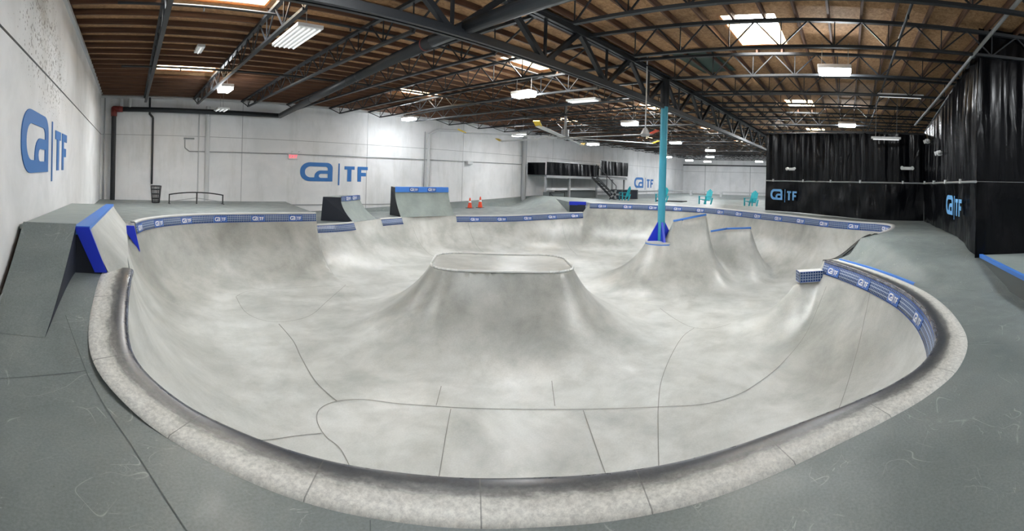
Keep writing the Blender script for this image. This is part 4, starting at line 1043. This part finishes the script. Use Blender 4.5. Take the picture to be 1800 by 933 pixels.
bm = B(); boxz(bm, -.85,.85,-.25,.25,0,.98); mesh_obj('body', bm, M['dgrey'], t)
bm = B(); boxz(bm, -.85,.85,-.27,-.24,.93,.98); boxz(bm, -.85,-.79,-.27,-.24,0,.95); boxz(bm, .79,.85,-.27,-.24,0,.95); bar(bm, (-.8,-.26,.93), (.8,-.26,.05), 0.03, 0.04); mesh_obj('frame', bm, M['black'], t)
bm = B(); boxz(bm, 25.4,30.0,18.4,19.0,0.0,0.75); tag(mesh_obj('counter', bm, M['dgrey']), 'long grey counter under the mezzanine', 'counter')
bm = B(); boxz(bm, 23.4,30.4,18.28,18.34,0.80,0.95); tag(mesh_obj('rail_boards', bm, M['lgrey']), 'pale horizontal rail boards under the mezzanine', 'railing')
t = thing('drum_fan', 'round black drum fan on the floor right of the steel stair', 'fan', (27.3,15.3,0.62), math.radians(-60))
bm = B(); tube(bm, (0,-.12,0), (0,.12,0), 0.36, seg=28, cap=False); bmesh.ops.solidify(bm, geom=bm.faces[:], thickness=0.03); mesh_obj('drum', bm, M['black'], t)
bm = B(); tube(bm, (0,-.1,0), (0,.1,0), 0.09, seg=16); mesh_obj('hub', bm, M['black'], t)
bm = B()
for i in range(5): a = 2*PI*i/5; bar(bm, (0,0,0), (.32*math.cos(a),0,.32*math.sin(a)), 0.02, 0.12)
mesh_obj('blades', bm, M['grey'], t)
for s_ in (-1,1): bm = B(); bar(bm, (s_*.3,0,-.22), (s_*.34,0,-.41), 0.05); bar(bm, (s_*.34,-.2,-.4), (s_*.34,.2,-.4), 0.04); mesh_obj('stand_leg', bm, M['black'], t)
t = thing('planter_crate', 'long black slatted crate standing right of the drum fan', 'crate', (30.2,16.1,0.2), math.radians(-29))
bm = B(); boxz(bm, -1.05,1.05,-.25,.25,0,.66); mesh_obj('box_body', bm, M['nvy'], t)
for x in (-1.03,-.35,.35,1.03): bm = B(); boxz(bm, x-.03,x+.03,-.27,-.25,0,.68); mesh_obj('slat_post', bm, M['dgrey'], t)
bm = B(); boxz(bm, -1.07,1.07,-.27,.27,.66,.70); mesh_obj('rim', bm, M['dgrey'], t)
# teal adirondack chairs
def adirondack(name_loc, ang, label):
    t = thing('garden_chair', label, 'chair', name_loc, ang, 'teal plastic garden chairs')
    m = M['teal']
    for i in range(5):
        bm = B(); x = -.2+.1*i; top_ = 1.0-0.05*abs(i-2)**1.4
        box(bm, (x,-.2-.08,.3+ (top_-.3)/2), (.098,.02,(top_-.3)*1.03), Matrix.Rotation(0.33,3,'X')); mesh_obj('back_slat', bm, m, t)
    bm = B(); box(bm, (0,.08,.31), (.5,.52,.03), Matrix.Rotation(0.18,3,'X')); mesh_obj('seat', bm, m, t)
    for s_ in (-.29,.29):
        bm = B(); box(bm, (s_,.04,.54), (.12,.54,.025)); mesh_obj('armrest', bm, m, t)
        bm = B(); box(bm, (s_,.28,.265), (.05,.08,.53)); mesh_obj('front_leg', bm, m, t)
        bm = B(); box(bm, (s_,-.22,.21), (.05,.09,.5), Matrix.Rotation(0.35,3,'X')); mesh_obj('rear_leg', bm, m, t)
for (x, y, a, lab) in ((27.5,8.86,62,'teal slatted garden chair on the far platform, first right of the blue column'), (27.0,5.82,65,'teal slatted garden chair on the far platform nearest the black curtain'), (28.5,12.3,60,'teal slatted garden chair partly hidden behind the blue column'), (28.2,15.0,50,'teal slatted garden chair in front of the black crate')):
    adirondack((x,y,z_deck(x,y)), math.radians(a), lab)
t = thing('bench_board', 'long thin dark board lying on the far platform behind the column', 'board', (30.0,12.2,0.2))
bm = B(); boxz(bm, -.5,.5,-1.0,1.0,0,.07,.01); mesh_obj('board', bm, M['black'], t)
t = thing('barrier_rail', 'low pale railing with square posts along the far platform', 'railing', (0,0,0))
bm = B(); boxz(bm, 44.0,44.08,7.5,19.5,0.62,0.74); mesh_obj('top_board', bm, M['lgrey'], t)
for y in (9.0,12.6,15.8,19.2): bm = B(); boxz(bm, 43.95,44.15,y-.12,y+.12,0.15,0.70); mesh_obj('post', bm, M['lgrey'], t)
bm = B(); boxz(bm, 31,51,BY1-.06,BY1,0.50,0.60); k += 1; struct(mesh_obj('trim_%d' % k, bm, M['grey']))
